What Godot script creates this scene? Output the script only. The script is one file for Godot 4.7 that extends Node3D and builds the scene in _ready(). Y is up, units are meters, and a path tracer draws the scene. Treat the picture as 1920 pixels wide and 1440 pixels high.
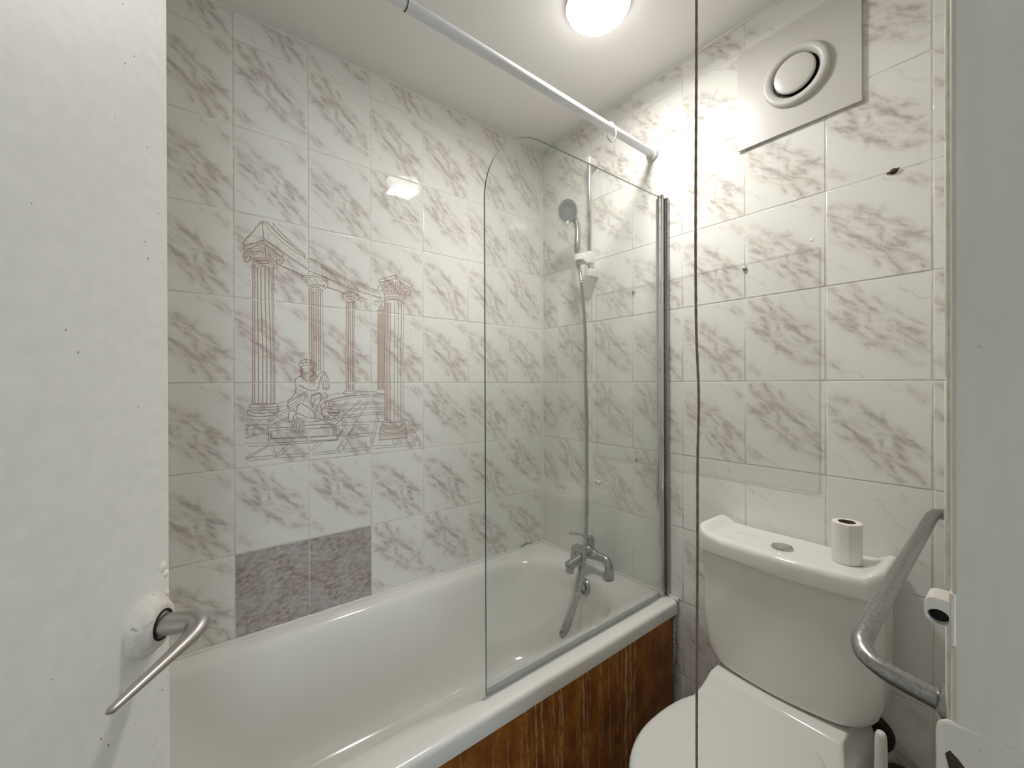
extends Node3D
# A small tiled bathroom seen from its doorway. Left wall: x = 0, wall behind the toilet: z = 0, door wall: x = 1.41.

const YJ := 1.26      # height of the tile joint level with the lens; heights below are given from it
const TW := 0.2025    # tile pitch across
const TH := 0.2525    # tile pitch up
const CEIL := 1.095
const RIM := -0.755
const LAMP_COLOR := Color(1.0, 0.99, 0.978)

var M := {}
var used := {}
var tile_cache := {}
var rng := RandomNumberGenerator.new()

func _ready() -> void:
	rng.seed = 7
	var cam := Camera3D.new()
	cam.name = "camera"
	cam.position = Vector3(1.4728, YJ - 0.0034, 1.3556)
	cam.rotation_degrees = Vector3(-0.103, 51.602, -0.194)
	cam.fov = 85.3155
	cam.near = 0.02
	add_child(cam)
	cam.current = true
	var env := Environment.new()
	env.background_mode = Environment.BG_COLOR
	env.background_color = Color(0.90, 0.95, 1.0)
	env.background_energy_multiplier = 9.0
	env.ambient_light_source = Environment.AMBIENT_SOURCE_DISABLED
	env.reflected_light_source = Environment.REFLECTION_SOURCE_BG
	env.tonemap_mode = Environment.TONE_MAPPER_LINEAR
	env.tonemap_exposure = 1.10
	env.sdfgi_enabled = true
	env.ssao_enabled = true
	env.ssil_enabled = true
	var we := WorldEnvironment.new()
	we.name = "world"
	we.environment = env
	add_child(we)
	ceiling_light(Vector3(0.683, YJ + CEIL, 0.408))
	make_materials()
	build_shell()
	build_tiles()
	build_door()
	build_bath()
	build_screen()
	build_toilet()
	build_shower()
	build_rails()
	build_fan()
	build_small()

# ---------------------------------------------------------------- shape helpers

class Shape:
	var v := PackedVector3Array()
	var uv := PackedVector2Array()
	var has_uv := false

	func tri(a: Vector3, b: Vector3, c: Vector3) -> void:
		if a.is_equal_approx(b) or b.is_equal_approx(c) or a.is_equal_approx(c):
			return
		v.append(a); v.append(b); v.append(c)

	# rings of equal length joined by quads; hint: summed normal to face, zero: turned outwards by volume
	func loft(rings: Array, closed := true, cap0 := true, cap1 := true, hint := Vector3.ZERO, loop := false) -> void:
		var t := PackedVector3Array()
		var n: int = rings[0].size()
		var last := rings.size() if loop else rings.size() - 1
		for i in last:
			var a: PackedVector3Array = rings[i]
			var b: PackedVector3Array = rings[(i + 1) % rings.size()]
			for k in (n if closed else n - 1):
				var k2 := (k + 1) % n
				t.append_array([a[k], a[k2], b[k2], a[k], b[k2], b[k]])
		for e in [[cap0, 0, false], [cap1, rings.size() - 1, true]]:
			if e[0] and not loop:
				var r: PackedVector3Array = rings[e[1]]
				var c := Vector3.ZERO
				for p in r: c += p
				c /= n
				for k in n:
					if e[2]: t.append_array([c, r[k], r[(k + 1) % n]])
					else: t.append_array([c, r[(k + 1) % n], r[k]])
		turned(t, hint)

	func turned(t: PackedVector3Array, hint := Vector3.ZERO) -> void:
		var s := 0.0
		var o := t[0]
		for i in range(0, t.size(), 3):
			var nn := (t[i + 1] - t[i]).cross(t[i + 2] - t[i])
			s += nn.dot(hint) if hint != Vector3.ZERO else nn.dot(t[i] - o)
		for i in range(0, t.size(), 3):
			if s > 0: tri(t[i], t[i + 2], t[i + 1])
			else: tri(t[i], t[i + 1], t[i + 2])

	func tube(path: Array, rad, sides := 14, caps := true, squash := 1.0, up := Vector3.ZERO) -> void:
		var rings := []
		var n := path.size()
		var side := Vector3.ZERO
		for i in n:
			var d: Vector3 = (path[min(i + 1, n - 1)] - path[max(i - 1, 0)]).normalized()
			if side == Vector3.ZERO:
				side = d.cross(up if up != Vector3.ZERO else (Vector3.UP if absf(d.y) < 0.9 else Vector3.RIGHT)).normalized()
			else:
				side = (side - d * side.dot(d)).normalized()
			var o := d.cross(side)
			var r: float = rad[i] if rad is Array else rad
			var ring := PackedVector3Array()
			for k in sides:
				var a := TAU * k / sides
				ring.append(path[i] + side * cos(a) * r + o * sin(a) * r * squash)
			rings.append(ring)
		loft(rings, true, caps, caps)

	func hoop(c: Vector3, ax: Vector3, big: float, small: float, n := 32, sides := 10) -> void:
		var s := ax.cross(Vector3.UP if absf(ax.y) < 0.9 else Vector3.RIGHT).normalized()
		var o := ax.cross(s).normalized()
		var rings := []
		for i in n:
			var a := TAU * i / n
			var d := s * cos(a) + o * sin(a)
			var ring := PackedVector3Array()
			for k in sides:
				var b := TAU * k / sides
				ring.append(c + d * (big + small * cos(b)) + ax.normalized() * small * sin(b))
			rings.append(ring)
		loft(rings, true, false, false, Vector3.ZERO, true)

	# profile of (radius, distance along the axis)
	func lathe(profile: Array, at: Vector3, ax := Vector3.UP, n := 32, cap0 := true, cap1 := true, loop := false, squash := 1.0) -> void:
		ax = ax.normalized()
		var s := ax.cross(Vector3.UP if absf(ax.y) < 0.9 else Vector3.RIGHT).normalized()
		var o := ax.cross(s)
		var rings := []
		for q in profile:
			var ring := PackedVector3Array()
			for k in n:
				var a := TAU * k / n
				ring.append(at + ax * q.y + (s * cos(a) + o * sin(a) * squash) * maxf(q.x, 0.00005))
			rings.append(ring)
		loft(rings, true, cap0, cap1, Vector3.ZERO, loop)

	# box between two corners with chamfered edges
	func box(a: Vector3, b: Vector3, bev := 0.002) -> void:
		var rings := []
		for q in [[a.y, bev], [a.y + bev, 0.0], [b.y - bev, 0.0], [b.y, bev]]:
			var e: float = q[1]
			var y: float = q[0]
			var c := bev
			rings.append(PackedVector3Array([Vector3(a.x + e + c, y, a.z + e), Vector3(b.x - e - c, y, a.z + e), Vector3(b.x - e, y, a.z + e + c), Vector3(b.x - e, y, b.z - e - c),
				Vector3(b.x - e - c, y, b.z - e), Vector3(a.x + e + c, y, b.z - e), Vector3(a.x + e, y, b.z - e - c), Vector3(a.x + e, y, a.z + e + c)]))
		loft(rings)

	func mesh(sharp := 38.0) -> ArrayMesh:
		var nf := v.size() / 3
		var fn := PackedVector3Array(); fn.resize(nf)
		var wn := PackedVector3Array(); wn.resize(nf)
		var at := {}
		var keys := PackedInt64Array(); keys.resize(v.size())
		for f in nf:
			var c := (v[f * 3 + 2] - v[f * 3]).cross(v[f * 3 + 1] - v[f * 3])
			wn[f] = c
			fn[f] = c.normalized()
			for k in 3:
				var p := v[f * 3 + k]
				var key := (int(round(p.x * 50000.0)) + 500000) + (int(round(p.y * 50000.0)) + 500000) * 1048576 + (int(round(p.z * 50000.0)) + 500000) * 1099511627776
				keys[f * 3 + k] = key
				if not at.has(key): at[key] = PackedInt32Array()
				at[key].append(f)
		var lim := cos(deg_to_rad(sharp))
		var nn := PackedVector3Array(); nn.resize(v.size())
		for i in v.size():
			var f := i / 3
			var s := Vector3.ZERO
			for g in at[keys[i]]:
				if fn[f].dot(fn[g]) > lim: s += wn[g]
			nn[i] = s.normalized() if s.length_squared() > 0.0 else fn[f]
		var arr := []
		arr.resize(Mesh.ARRAY_MAX)
		arr[Mesh.ARRAY_VERTEX] = v
		arr[Mesh.ARRAY_NORMAL] = nn
		if has_uv: arr[Mesh.ARRAY_TEX_UV] = uv
		var m := ArrayMesh.new()
		m.add_surface_from_arrays(Mesh.PRIMITIVE_TRIANGLES, arr)
		return m

func P(x: float, y: float, z: float) -> Vector3:
	return Vector3(x, YJ + y, z)

func rrect(x0: float, x1: float, z0: float, z1: float, r: float, y: float, n := 8) -> PackedVector3Array:
	var out := PackedVector3Array()
	r = minf(r, minf(x1 - x0, z1 - z0) * 0.499)
	for c in [[x1 - r, z1 - r, 0.0], [x0 + r, z1 - r, 90.0], [x0 + r, z0 + r, 180.0], [x1 - r, z0 + r, 270.0]]:
		for k in n + 1:
			var a := deg_to_rad(c[2] + 90.0 * k / n)
			out.append(Vector3(c[0] + cos(a) * r, YJ + y, c[1] + sin(a) * r))
	return out

func curve(pts: Array, per := 8) -> Array:
	var out := []
	for i in pts.size() - 1:
		var a: Vector3 = pts[max(i - 1, 0)]
		var b: Vector3 = pts[i]
		var c: Vector3 = pts[i + 1]
		var d: Vector3 = pts[min(i + 2, pts.size() - 1)]
		for k in per:
			out.append(b.cubic_interpolate(c, a, d, float(k) / per))
	out.append(pts[-1])
	return out

func numbered(called: String) -> String:
	var k: int = used.get(called, 0)
	used[called] = k + 1
	return called if k == 0 else "%s_%03d" % [called, k]

func obj(called: String, what, mat: Material, parent: Node = self, sharp := 38.0) -> MeshInstance3D:
	var o := MeshInstance3D.new()
	o.mesh = what.mesh(sharp) if what is Shape else what
	o.mesh.resource_name = called
	o.material_override = mat
	o.name = numbered(called) if parent == self else called
	parent.add_child(o, true)
	return o

func thing(called: String, label: String, category: String, at := Vector3.ZERO, group := "") -> Node3D:
	var o := Node3D.new()
	o.name = numbered(called)
	add_child(o)
	o.position = at
	tag(o, label, category, group)
	return o

func tag(o: Node, label: String, category: String, group := "") -> void:
	o.set_meta("label", label)
	o.set_meta("category", category)
	if group: o.set_meta("group", group)

func setting(called: String, label := "") -> Node3D:
	var o := Node3D.new()
	o.name = called
	add_child(o)
	o.set_meta("kind", "structure")
	if label: o.set_meta("label", label)
	return o

func struct(called: String, what, mat: Material, label := "") -> MeshInstance3D:
	var o := obj(called, what, mat)
	o.set_meta("kind", "structure")
	if label: o.set_meta("label", label)
	return o

# shapes given in world coordinates, hung on a thing that stands elsewhere
func part(called: String, s: Shape, mat: Material, t: Node3D, sharp := 38.0) -> MeshInstance3D:
	for i in s.v.size(): s.v[i] -= t.position
	return obj(called, s, mat, t, sharp)

# ---------------------------------------------------------------- materials

func noise_tex(freq: float, oct := 4, normal := 0.0, lo := Color.BLACK, hi := Color.WHITE, size := 512, kind := FastNoiseLite.TYPE_SIMPLEX_SMOOTH, seed_ := 3) -> Texture2D:
	var f := FastNoiseLite.new()
	f.noise_type = kind
	f.seed = seed_
	f.frequency = freq
	f.fractal_octaves = oct
	var im := f.get_seamless_image(size, size, false, false, 0.1)
	if normal > 0.0:
		im.convert(Image.FORMAT_RGBA8)
		im.bump_map_to_normal_map(normal)
		return ImageTexture.create_from_image(im)
	im.convert(Image.FORMAT_RGB8)
	var d := im.get_data()
	for i in range(0, d.size(), 3):
		var t := d[i] / 255.0
		var c := lo.lerp(hi, t)
		d[i] = int(c.r * 255.0); d[i + 1] = int(c.g * 255.0); d[i + 2] = int(c.b * 255.0)
	return ImageTexture.create_from_image(Image.create_from_data(size, size, false, Image.FORMAT_RGB8, d))

func mat(c: Color, rough := 0.5, metal := 0.0) -> StandardMaterial3D:
	var m := StandardMaterial3D.new()
	m.albedo_color = c
	m.roughness = rough
	m.metallic = metal
	return m

func tri_tex(m: StandardMaterial3D, albedo: Texture2D, bump: Texture2D, scale: float, strength := 1.0) -> StandardMaterial3D:
	m.uv1_triplanar = true
	m.uv1_world_triplanar = true
	m.uv1_scale = Vector3.ONE * scale
	if albedo: m.albedo_texture = albedo
	if bump:
		m.normal_enabled = true
		m.normal_texture = bump
		m.normal_scale = strength
	return m

func c8(r: int, g: int, b: int) -> Color:
	return Color8(r, g, b)

func make_materials() -> void:
	var fine := noise_tex(0.05, 4, 6.0)
	M.ceiling = tri_tex(mat(c8(243, 240, 235), 0.85), null, fine, 6.0, 0.05)
	M.plaster = tri_tex(mat(c8(238, 235, 228), 0.8), null, fine, 5.0, 0.05)
	M.paint = tri_tex(mat(Color.WHITE, 0.42), noise_tex(0.012, 5, 0.0, c8(234, 234, 226), c8(246, 245, 238)), fine, 7.0, 0.045)
	M.frame_paint = tri_tex(mat(Color.WHITE, 0.5), noise_tex(0.01, 5, 0.0, c8(226, 221, 210), c8(240, 236, 227), 512, FastNoiseLite.TYPE_PERLIN, 9), fine, 5.0, 0.06)
	M.frame_paint.uv1_scale = Vector3(7.0, 0.9, 7.0)
	M.chipped = tri_tex(mat(Color.WHITE, 0.5), chip_tex(), fine, 9.0, 0.10)
	M.grout = tri_tex(mat(Color.WHITE, 0.85), noise_tex(0.02, 4, 0.0, c8(212, 206, 196), c8(240, 236, 228)), fine, 4.0, 0.2)
	M.sealant = mat(c8(236, 234, 228), 0.35)
	M.bath = mat(c8(243, 242, 236), 0.13)
	M.bath.clearcoat_enabled = true
	M.bath.clearcoat = 0.5
	M.bath.clearcoat_roughness = 0.08
	M.ceramic = mat(c8(236, 234, 228), 0.08)
	M.plastic = mat(c8(228, 226, 221), 0.3)
	M.vent = mat(c8(208, 205, 199), 0.35)
	M.speck = mat(c8(120, 108, 96), 0.8)
	M.seat = mat(c8(226, 225, 220), 0.28)
	M.chrome = mat(c8(208, 209, 208), 0.12, 1.0)
	M.dull_chrome = tri_tex(mat(Color.WHITE, 0.24, 1.0), noise_tex(0.03, 4, 0.0, c8(150, 150, 150), c8(202, 202, 202)), null, 8.0)
	M.alloy = mat(c8(176, 172, 168), 0.34, 0.9)
	M.worn_chrome = tri_tex(mat(Color.WHITE, 0.3, 1.0), noise_tex(0.04, 5, 0.0, c8(138, 138, 138), c8(196, 196, 196)), fine, 9.0, 0.08)
	M.rail = mat(c8(224, 226, 230), 0.35)
	M.black = mat(c8(10, 10, 12), 0.6)
	M.rubber = mat(c8(46, 38, 32), 0.7)
	M.brown_pipe = mat(c8(92, 62, 38), 0.6)
	M.nozzle = mat(c8(62, 64, 66), 0.5)
	M.face = mat(c8(150, 153, 154), 0.3, 0.4)
	M.paper = tri_tex(mat(c8(240, 238, 232), 0.95), null, noise_tex(0.08, 3, 8.0), 10.0, 0.25)
	M.card = mat(c8(120, 92, 66), 0.9)
	M.cord = tri_tex(mat(Color.WHITE, 0.9), noise_tex(0.05, 3, 0.0, c8(104, 86, 70), c8(170, 150, 130)), null, 30.0)
	M.wood_edge = tri_tex(mat(Color.WHITE, 0.8), noise_tex(0.04, 4, 0.0, c8(46, 34, 24), c8(96, 78, 60)), null, 20.0)
	M.carpet = tri_tex(mat(Color.WHITE, 0.95), noise_tex(0.06, 4, 0.0, c8(120, 108, 96), c8(160, 148, 134)), null, 3.0)
	M.lino = tri_tex(mat(Color.WHITE, 0.5), noise_tex(0.03, 4, 0.0, c8(92, 82, 72), c8(138, 126, 112)), null, 3.0)
	M.rust = mat(c8(96, 72, 52), 0.7, 0.4)
	M.screw = mat(c8(168, 166, 160), 0.3, 1.0)
	M.glass = mat(Color(0.80, 0.90, 0.84, 0.07), 0.0)
	M.glass.transparency = BaseMaterial3D.TRANSPARENCY_ALPHA
	M.glass_edge = mat(Color8(84, 122, 108), 0.15)
	M.acrylic = mat(Color(0.96, 0.96, 0.95, 0.012), 0.0)
	M.acrylic.transparency = BaseMaterial3D.TRANSPARENCY_ALPHA
	M.cut_edge = mat(c8(172, 164, 154), 0.4)
	M.strip = mat(Color(0.72, 0.73, 0.74, 0.55), 0.3)
	M.strip.transparency = BaseMaterial3D.TRANSPARENCY_ALPHA
	M.window = mat(Color(1, 1, 1, 0.04), 0.0)
	M.window.transparency = BaseMaterial3D.TRANSPARENCY_ALPHA

func chip_tex() -> Texture2D:
	var f := FastNoiseLite.new()
	f.frequency = 0.035
	f.fractal_octaves = 5
	f.seed = 21
	var im := f.get_seamless_image(256, 256, false, false, 0.1)
	im.convert(Image.FORMAT_RGB8)
	var d := im.get_data()
	for i in range(0, d.size(), 3):
		var t := d[i] / 255.0
		var c := c8(232, 228, 218).lerp(c8(216, 210, 198), clampf((t - 0.3) * 2.0, 0.0, 1.0))
		if t < 0.12: c = c8(150, 142, 130)
		d[i] = int(c.r * 255); d[i + 1] = int(c.g * 255); d[i + 2] = int(c.b * 255)
	return ImageTexture.create_from_image(Image.create_from_data(256, 256, false, Image.FORMAT_RGB8, d))
# ---------------------------------------------------------------- tiles

# veins of one tile print: x0, y0, x1, y1, width, strength (fractions of the tile, y down)
const VEINS := [
	[0.02, 0.26, 0.22, 0.36, 0.030, 0.55], [0.10, 0.42, 0.26, 0.50, 0.028, 0.9], [0.26, 0.50, 0.42, 0.62, 0.030, 1.0], [0.42, 0.62, 0.54, 0.72, 0.030, 1.0], [0.06, 0.33, 0.2, 0.43, 0.03, 0.6],
	[0.08, 0.16, 0.34, 0.27, 0.045, 0.5], [0.34, 0.27, 0.55, 0.40, 0.045, 0.75], [0.55, 0.40, 0.70, 0.48, 0.030, 0.7], [0.70, 0.48, 0.82, 0.57, 0.022, 0.8],
	[0.33, 0.33, 0.46, 0.45, 0.022, 0.8], [0.46, 0.45, 0.58, 0.53, 0.020, 0.7], [0.55, 0.34, 0.60, 0.44, 0.03, 0.6], [0.20, 0.36, 0.38, 0.48, 0.016, 0.5],
	[0.70, 0.55, 0.90, 0.66, 0.055, 0.8], [0.72, 0.62, 0.78, 0.72, 0.045, 0.8], [0.56, 0.58, 0.56, 0.70, 0.022, 0.7], [0.60, 0.70, 0.74, 0.72, 0.02, 0.7],
	[0.54, 0.72, 0.66, 0.84, 0.020, 0.85], [0.66, 0.84, 0.74, 0.97, 0.018, 0.75], [0.60, 0.71, 0.80, 0.82, 0.018, 0.8], [0.80, 0.82, 0.94, 0.95, 0.018, 0.8], [0.84, 0.64, 0.99, 0.70, 0.016, 0.6],
	[0.10, 0.52, 0.30, 0.65, 0.016, 0.5], [0.36, 0.68, 0.52, 0.85, 0.020, 0.55], [0.22, 0.58, 0.40, 0.72, 0.012, 0.4],
	[0.60, 0.04, 0.82, 0.11, 0.014, 0.4], [0.84, 0.09, 0.94, 0.18, 0.020, 0.7], [0.03, 0.74, 0.16, 0.80, 0.014, 0.4], [0.16, 0.80, 0.30, 0.96, 0.010, 0.4], [0.22, 0.84, 0.27, 0.92, 0.02, 0.35], [0.62, 0.9, 0.74, 1.0, 0.016, 0.4], [0.8, 0.42, 0.96, 0.5, 0.010, 0.25],
]

func marble(w: int, h: int, sd: int, amount: float, thin := false) -> PackedByteArray:
	var warp := FastNoiseLite.new(); warp.seed = sd; warp.frequency = 0.016; warp.fractal_octaves = 4
	var grain := FastNoiseLite.new(); grain.seed = sd + 5; grain.frequency = 0.022; grain.fractal_octaves = 5; grain.fractal_gain = 0.62
	var hue := FastNoiseLite.new(); hue.seed = sd + 9; hue.frequency = 0.007; hue.fractal_octaves = 2
	var d := PackedByteArray(); d.resize(w * h * 3)
	var base := c8(240, 240, 233)
	var pink := c8(226, 217, 210)
	var mid := c8(207, 200, 193)
	var dark := c8(182, 174, 167)
	var cool := c8(184, 182, 178)
	for y in h:
		for x in w:
			var fx := x * 256.0 / w
			var fy := y * 320.0 / h
			var u := fx / 256.0 + warp.get_noise_2d(fx, fy) * 0.045
			var v := fy / 320.0 + warp.get_noise_2d(fx + 400.0, fy) * 0.04
			# the grain runs with the veins, down to the right
			var g := grain.get_noise_2d((fx * 0.80 + fy * 0.60) * 0.55, (fy * 0.80 - fx * 0.60) * 1.7)
			var s := 0.0
			var wide := 0.0
			for q in VEINS:
				var dx: float = q[2] - q[0]
				var dy: float = (q[3] - q[1]) * 1.25
				var px: float = u - q[0]
				var py: float = (v - q[1]) * 1.25
				var t := clampf((px * dx + py * dy) / (dx * dx + dy * dy + 0.00001), 0.0, 1.0)
				var ex := px - dx * t
				var ey := py - dy * t
				var d2 := ex * ex + ey * ey
				var wq: float = q[4] * 0.75
				if thin:
					if q[5] < 0.56: s = maxf(s, q[5] * 0.7 * exp(-d2 / (wq * wq * 0.5)))
				else:
					if d2 < 0.03 and q[5] > 0.45: wide = maxf(wide, q[5] * exp(-d2 / (0.0034 + wq * wq)))
					if d2 < 0.01: s = maxf(s, q[5] * exp(-d2 / (wq * wq)))
			s = clampf(s * (0.62 + g * 1.5), 0.0, 1.0)
			wide = clampf(wide * 1.15, 0.0, 1.0)
			var body := wide * smoothstep(-0.30, 0.42, g)
			var hh := clampf(hue.get_noise_2d(fx, fy) * 1.5 + 0.5, 0.0, 1.0)
			var c := base.lerp(pink, wide * 0.75 * amount * (1.0 - 0.5 * hh))
			c = c.lerp(mid, body * 0.72 * amount)
			c = c.lerp(dark.lerp(cool, hh), s * 0.80 * amount)
			var o := (y * w + x) * 3
			d[o] = int(c.r * 255.0); d[o + 1] = int(c.g * 255.0); d[o + 2] = int(c.b * 255.0)
	return d

func mottled(w: int, h: int) -> PackedByteArray:
	var a := FastNoiseLite.new(); a.seed = 31; a.frequency = 0.035; a.fractal_octaves = 5; a.fractal_gain = 0.65
	var b := FastNoiseLite.new(); b.seed = 37; b.frequency = 0.13; b.fractal_octaves = 3; b.noise_type = FastNoiseLite.TYPE_CELLULAR
	var e := FastNoiseLite.new(); e.seed = 41; e.frequency = 0.008; e.fractal_octaves = 3
	var d := PackedByteArray(); d.resize(w * h * 3)
	for y in h:
		for x in w:
			var t := clampf(0.5 + a.get_noise_2d(x * 0.8 + y * 0.3, y * 1.3) * 0.75 + b.get_noise_2d(x * 0.7 + y * 0.3, y) * 0.20, 0.0, 1.0)
			var k := clampf(0.5 + e.get_noise_2d(x, y) * 1.6, 0.0, 1.0)
			var c := c8(148, 134, 124).lerp(c8(166, 162, 160), k).lerp(c8(214, 210, 205), t)
			var o := (y * w + x) * 3
			d[o] = int(c.r * 255.0); d[o + 1] = int(c.g * 255.0); d[o + 2] = int(c.b * 255.0)
	return d

# the nine picture tiles: marble of three by three tiles with the line print over it
func picture(base: PackedByteArray, bw: int, bh: int) -> ImageTexture:
	var w := bw * 3
	var h := bh * 3
	var k := w / 607.5
	var ink := PackedFloat32Array(); ink.resize(w * h)
	var tint := PackedFloat32Array(); tint.resize(w * h)
	var r2 := RandomNumberGenerator.new()
	r2.seed = 12
	for q in PRINT_TINT:
		var poly := PackedVector2Array()
		for i in range(1, q.size(), 2): poly.append(Vector2(q[i], q[i + 1]) * k)
		var lo := poly[0]
		var hi := poly[0]
		for p in poly:
			lo = lo.min(p); hi = hi.max(p)
		for y in range(maxi(0, int(lo.y)), mini(h, int(hi.y) + 1)):
			for x in range(maxi(0, int(lo.x)), mini(w, int(hi.x) + 1)):
				if Geometry2D.is_point_in_polygon(Vector2(x, y), poly): tint[y * w + x] = maxf(tint[y * w + x], q[0] * 0.018)
	for q in PRINT_LINES:
		var rad: float = 0.8 + 0.42 * q[0]
		var dense: float = 0.60 + 0.12 * q[0]
		for i in range(1, q.size() - 2, 2):
			var a := Vector2(q[i], q[i + 1]) * k
			var b := Vector2(q[i + 2], q[i + 3]) * k
			var n := maxi(1, int(a.distance_to(b) / 0.9))
			for j in n + 1:
				stamp(ink, w, h, a.lerp(b, float(j) / n), rad, dense)
	for q in PRINT_DOTS:
		var poly := PackedVector2Array()
		for i in range(1, q.size(), 2): poly.append(Vector2(q[i], q[i + 1]) * k)
		var lo := poly[0]
		var hi := poly[0]
		for p in poly:
			lo = lo.min(p); hi = hi.max(p)
		var left: int = q[0]
		for tries in left * 6:
			var p := Vector2(r2.randf_range(lo.x, hi.x), r2.randf_range(lo.y, hi.y))
			if Geometry2D.is_point_in_polygon(p, poly):
				stamp(ink, w, h, p, 0.9, 0.5)
				left -= 1
				if left <= 0: break
	# short nicks in the column shafts
	for c in [[35.0, 110.0, 110.0, 560.0, 150], [206.0, 236.0, 190.0, 480.0, 60], [340.0, 372.0, 190.0, 500.0, 50], [478.0, 575.0, 210.0, 600.0, 150]]:
		for i in int(c[4]):
			var p := Vector2(r2.randf_range(c[0], c[1]), r2.randf_range(c[2], c[3])) * k
			var e := p + Vector2(r2.randf_range(2, 5), -r2.randf_range(4, 10)) * k * 0.5
			for j in 7: stamp(ink, w, h, p.lerp(e, j / 6.0), 1.0, 0.5)
	var d := PackedByteArray(); d.resize(w * h * 3)
	var pink := c8(205, 178, 165)
	var line := c8(146, 116, 104)
	var grey := c8(134, 124, 117)
	for y in h:
		for x in w:
			var s := ((y % bh) * bw + (x % bw)) * 3
			var o := (y * w + x) * 3
			var c := Color8(base[s], base[s + 1], base[s + 2])
			c = c.lerp(pink, tint[y * w + x])
			c = c.lerp(line.lerp(grey, clampf((y / float(h) - 0.72) * 6.0, 0.0, 1.0)), ink[y * w + x])
			d[o] = int(c.r * 255.0); d[o + 1] = int(c.g * 255.0); d[o + 2] = int(c.b * 255.0)
	return ImageTexture.create_from_image(Image.create_from_data(w, h, false, Image.FORMAT_RGB8, d))

func stamp(ink: PackedFloat32Array, w: int, h: int, p: Vector2, rad: float, dense: float) -> void:
	var e := int(rad + 1.5)
	for y in range(maxi(0, int(p.y) - e), mini(h, int(p.y) + e + 1)):
		for x in range(maxi(0, int(p.x) - e), mini(w, int(p.x) + e + 1)):
			var a := clampf(rad + 0.5 - p.distance_to(Vector2(x, y)), 0.0, 1.0) * dense
			if a > ink[y * w + x]: ink[y * w + x] = a

func tile_material(tex: Texture2D, wavy: Texture2D) -> StandardMaterial3D:
	var m := mat(Color.WHITE, 0.03)
	m.albedo_texture = tex
	m.normal_enabled = true
	m.normal_texture = wavy
	m.normal_scale = 0.025
	return m

# a tile with softly rounded edges; local x across, y up, z out of the wall; origin at its middle
func tile_mesh(w: float, h: float, uv: Rect2) -> ArrayMesh:
	var key := "%.4f %.4f %s" % [w, h, uv]
	if tile_cache.has(key): return tile_cache[key]
	var rings := [[0.0, 0.0, 90.0], [0.0, 0.0052, 60.0], [0.0007, 0.0064, 28.0], [0.0024, 0.0070, 0.0]]
	var vs := PackedVector3Array()
	var ns := PackedVector3Array()
	var us := PackedVector2Array()
	var idx := PackedInt32Array()
	for q in rings:
		var x: float = w / 2 - q[0]
		var y: float = h / 2 - q[0]
		var a := deg_to_rad(q[2])
		for c in [Vector2(-1, -1), Vector2(1, -1), Vector2(1, 1), Vector2(-1, 1)]:
			vs.append(Vector3(c.x * x, c.y * y, q[1]))
			ns.append(Vector3(c.x * sin(a) * 0.7071, c.y * sin(a) * 0.7071, cos(a)).normalized())
			us.append(uv.position + Vector2(0.5 + c.x * x / w, 0.5 - c.y * y / h) * uv.size)
	for r in 3:
		for c in 4:
			var a := r * 4 + c
			var b := r * 4 + (c + 1) % 4
			idx.append_array([a, b + 4, b, a, a + 4, b + 4])
	idx.append_array([12, 14, 13, 12, 15, 14])
	var arr := []
	arr.resize(Mesh.ARRAY_MAX)
	arr[Mesh.ARRAY_VERTEX] = vs
	arr[Mesh.ARRAY_NORMAL] = ns
	arr[Mesh.ARRAY_TEX_UV] = us
	arr[Mesh.ARRAY_INDEX] = idx
	var m := ArrayMesh.new()
	m.add_surface_from_arrays(Mesh.PRIMITIVE_TRIANGLES, arr)
	tile_cache[key] = m
	return m

# cells between the joints across (as) and up (bs); pick(col, row, a, b) gives [material, half turn] or [material, Rect2 of its print]
func tile_wall(wall: Node3D, frame: Transform3D, across: Array, up: Array, pick: Callable) -> void:
	var gap := 0.0026
	var local := wall.transform.affine_inverse() * frame
	for i in across.size() - 1:
		for j in up.size() - 1:
			var w: float = across[i + 1] - across[i] - gap
			var h: float = up[j + 1] - up[j] - gap
			var ca: float = (across[i] + across[i + 1]) / 2
			var cb: float = (up[j] + up[j + 1]) / 2
			var what: Array = pick.call(i, j, ca, cb)
			if what.is_empty(): continue
			var fw := w / (TW - gap)
			var fh := h / (TH - gap)
			var uv: Rect2
			if what[1] is Rect2: uv = what[1]
			else:
				var ou := 1.0 - fw if i == 0 else 0.0
				uv = Rect2(clampf(ou, 0.0, 1.0), clampf(1.0 - fh, 0.0, 1.0), minf(fw, 1.0), minf(fh, 1.0))
				if what[1]: uv = Rect2(1.0 - uv.position.x, 1.0 - uv.position.y, -uv.size.x, -uv.size.y)
			var o := MeshInstance3D.new()
			o.mesh = tile_mesh(w, h, uv)
			o.material_override = what[0]
			o.name = "tile"
			wall.add_child(o, true)
			var lean := Basis.from_euler(Vector3(rng.randfn() * 0.0016, rng.randfn() * 0.0020, rng.randfn() * 0.0008))
			o.transform = local * Transform3D(lean, Vector3(ca, cb, rng.randf_range(-0.0003, 0.0003)))

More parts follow.
